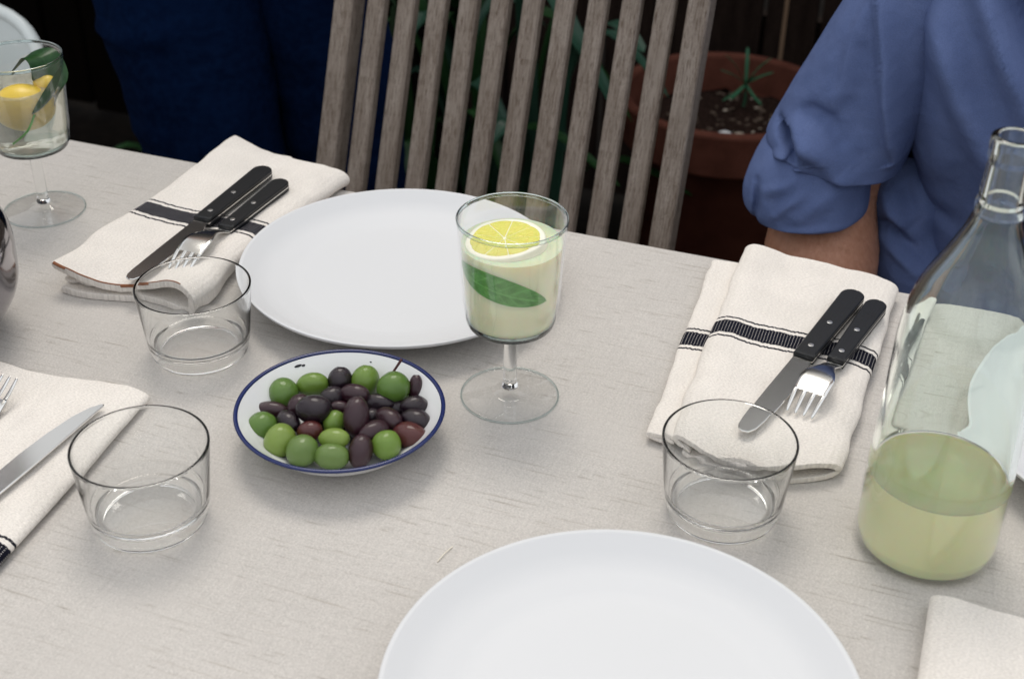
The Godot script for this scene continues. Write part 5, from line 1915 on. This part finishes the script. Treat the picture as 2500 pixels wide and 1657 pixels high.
# one olive: [image place as offsets, see below]
func olives(c: Vector3) -> void:
	var meshes := []
	for k in 4:
		var bend := rng.randf_range(-0.05, 0.05)
		var f := FastNoiseLite.new()
		f.seed = 300 + k
		f.frequency = 0.9
		var shape := func(p: Vector3) -> float:
			var s := 1.0 + 0.05 * f.get_noise_3d(p.x, p.y, p.z) + bend * p.x * p.y
			s -= 0.10 * exp(-pow((1.0 - p.x) / 0.012, 2.0))      # the dimple of the stalk
			s += 0.025 * exp(-pow((1.0 + p.x) / 0.05, 2.0))      # the small nipple at the other end
			return s
		meshes.append(oval(1.0, 1.0, 1.0, 28, 22, shape).mesh())
	var view := Vector3(0.337, 0.0, 0.941)
	var side := Vector3(0.941, 0.0, -0.337)
	# [across in mm (to the right), away in mm (towards the viewer), height mm, half length mm, half width mm, yaw deg from across, pitch deg, material, label]
	var list := OLIVES()
	for e in list:
		var p: Vector3 = c + side * e[0] * 0.001 + view * e[1] * 0.001 + Vector3(0, e[2] * 0.001, 0)
		var o := MeshInstance3D.new()
		o.name = numbered("olive")
		o.mesh = meshes[rng.randi() % 4]
		o.material_override = M[e[7]]
		var b := Basis(Vector3.UP, atan2(-side.z, side.x) + deg_to_rad(e[5])) * Basis(Vector3.BACK, deg_to_rad(e[6]))
		b = b * Basis(Vector3.RIGHT, rng.randf() * TAU)
		o.transform = Transform3D(b.scaled_local(Vector3(e[3], e[4], e[4]) * (0.00103 if e[7].begins_with("olive_green") else 0.00118)), p)
		add_child(o)
		metas(o, e[8], "olive", "olives in the enamel bowl")
	var tw := thing("olive_twig", "short dark red stalk sticking up at the back right of the olive bowl", "twig", c + side * 0.030 + view * -0.041 + Vector3(0, 0.026, 0))
	part("stalk", tube(smooth_path([Vector3(0, 0, 0), side * 0.004 + Vector3(0, 0.006, -0.002), side * 0.0075 + Vector3(0, 0.0125, -0.006)], 4), 0.0007, 0.0011, 8).mesh(), M.twig, tw)


func OLIVES() -> Array:
	return [
		[-44.8, -32.2, 17.2, 11.1, 10.4, 80, 20, "olive_green_1", "green olive against the left back wall of the enamel bowl"],
		[-25.1, -41.6, 18.9, 11.4, 8.4, 8, 5, "olive_green_0", "long green olive lying sideways along the back wall, left of the upright black olive"],
		[-5.5, -45.2, 19.8, 8.9, 7.7, 85, 55, "olive_purple_0", "black olive standing at the back between two green olives"],
		[12.8, -44.9, 20.6, 11.1, 10.0, 80, 50, "olive_green_0", "green olive at the back wall just right of the upright black olive"],
		[34.2, -32.5, 23.2, 11.8, 11.5, 30, 10, "olive_green_1", "largest round green olive at the back right, topmost of its pile"],
		[49.6, -36.7, 20.6, 8.1, 4.7, 80, 60, "olive_purple_1", "slim dark olive squeezed between the large green olive and the right wall"],
		[-9.1, -24.9, 18.9, 8.3, 6.9, 30, 10, "olive_purple_0", "black olive in the second row, below the upright black one"],
		[7.0, -25.9, 21.5, 9.8, 6.7, -20, 8, "olive_purple_1", "dark olive with a round stalk hole, below the back right green olive"],
		[24.2, -22.8, 16.3, 10.2, 6.1, -10, 0, "olive_purple_0", "black olive in shade left of and under the largest green olive"],
		[50.0, -17.5, 18.1, 8.6, 6.6, 15, 0, "olive_purple_0", "wrinkled black olive near the right wall, third from the bottom there"],
		[52.1, -2.0, 16.3, 9.8, 7.6, -25, 0, "olive_purple_0", "black olive with a stalk hole against the right wall above the reddish one"],
		[48.2, 12.5, 14.6, 11.2, 8.2, -20, 5, "olive_red", "reddish brown olive at the front right of the bowl"],
		[33.7, 24.7, 15.5, 10.3, 10.0, 70, 30, "olive_green_0", "green olive at the front right, left of the reddish brown one"],
		[33.5, 0.6, 19.8, 10.0, 6.7, -50, 5, "olive_purple_1", "dark olive slanting down right, near the middle right of the bowl"],
		[11.8, 7.9, 26.7, 12.1, 7.8, 85, 48, "olive_purple_1", "large glossy purple olive standing upright on top in the middle"],
		[-18.1, -0.1, 26.7, 10.9, 8.7, -8, 5, "olive_purple_0", "large black olive with a stalk hole lying on top left of the middle"],
		[-30.9, -14.8, 18.9, 7.8, 6.9, 60, 20, "olive_purple_1", "dark purple olive behind the large black one at the left"],
		[-50.4, -14.7, 14.6, 10.3, 5.6, -8, 0, "olive_purple_1", "flat lying purple olive at the left between two green olives"],
		[-36.3, 2.1, 17.2, 9.2, 6.4, -50, 0, "olive_purple_0", "black olive slanting behind the pale green front left olive"],
		[-54.4, 4.9, 14.6, 10.8, 10.3, 30, 10, "olive_green_1", "green olive furthest left in the bowl"],
		[-39.4, 21.8, 15.5, 12.1, 10.6, 65, 25, "olive_green_2", "pale yellow green olive at the front left, second from the left"],
		[-22.5, 32.7, 15.5, 11.2, 10.7, 60, 25, "olive_green_3", "dull green olive at the front, third from the left"],
		[-2.2, 36.1, 13.8, 11.9, 8.9, 5, 0, "olive_green_3", "green olive touching the front rim with a tan scar, in the middle"],
		[-1.4, 25.4, 20.6, 10.7, 7.1, -10, 5, "olive_green_2", "pale green olive lying sideways just behind the front rim olive"],
		[-19.5, 14.1, 18.1, 7.8, 6.5, 10, 10, "olive_red", "small reddish purple olive between the front green olives"],
		[-4.0, 4.5, 18.9, 8.7, 7.6, 70, 40, "olive_green_0", "green olive half hidden under the two large dark top olives"],
		[16.9, 31.8, 15.5, 10.4, 7.2, 80, 40, "olive_purple_1", "pointed purple olive standing at the front rim"],
		[24.4, 14.6, 18.9, 10.3, 6.7, 35, 0, "olive_purple_1", "purple olive leaning behind the front right green olive"],
		[-3.3, -16.4, 16.3, 6.7, 4.7, 0, 0, "olive_purple_1", "small dark olive peeping out between the two large top olives"],
		[20.8, -10.4, 12.9, 6.6, 5.7, 40, 0, "olive_purple_0", "black olive deep in the shade right of the glossy purple olive"],
		[37.9, -22.5, 12.0, 7.8, 5.8, 0, 0, "olive_purple_0", "black olive deep in the shade under the largest green olive"],
		[-12.9, -2.2, 9.5, 8.8, 6.6, 20, 0, "olive_purple_0", "black olive in the bottom layer under the left of the pile"],
		[7.9, -0.3, 8.6, 8.8, 6.8, 60, 0, "olive_purple_0", "black olive in the bottom layer under the middle of the pile"],
	]


func metal_jug() -> void:
	var t := thing("metal_jug", "dark shiny metal jug with a round belly cut by the left edge", "jug", Vector3(-0.7335, T, -0.684))
	var prof := rounded([Vector3(0, 0.001, 0), Vector3(0.055, 0.001, 0.006), Vector3(0.082, 0.040, 0.05), Vector3(0.084, 0.085, 0.05), Vector3(0.064, 0.128, 0.04), Vector3(0.050, 0.150, 0.02), Vector3(0.058, 0.185, 0.01), Vector3(0.056, 0.186, 0.001), Vector3(0.048, 0.150, 0.02), Vector3(0.061, 0.127, 0.04), Vector3(0.081, 0.085, 0.05), Vector3(0.079, 0.042, 0.05), Vector3(0.05, 0.006, 0.006), Vector3(0, 0.006, 0)], 8)
	part("jug_body", lathe(prof, 96).mesh(), M.jug_metal, t)
	part("handle", tube(smooth_path([Vector3(-0.060, 0.172, 0), Vector3(-0.105, 0.165, 0), Vector3(-0.125, 0.115, 0), Vector3(-0.082, 0.062, 0)], 6), 0.006, 0.005, 12).mesh(), M.jug_metal, t)


func crumbs() -> void:
	solo("thread", tube(smooth_path([Vector3(-0.0015, 0.0006, 0.008), Vector3(0.0, 0.0012, 0.0), Vector3(0.002, 0.0006, -0.0085)], 4), 0.00045, 0.00035, 6).mesh(), M.crumb, "short pale straw thread lying on the tablecloth above the front plate", "thread", Vector3(-0.2566, T, -0.5995))
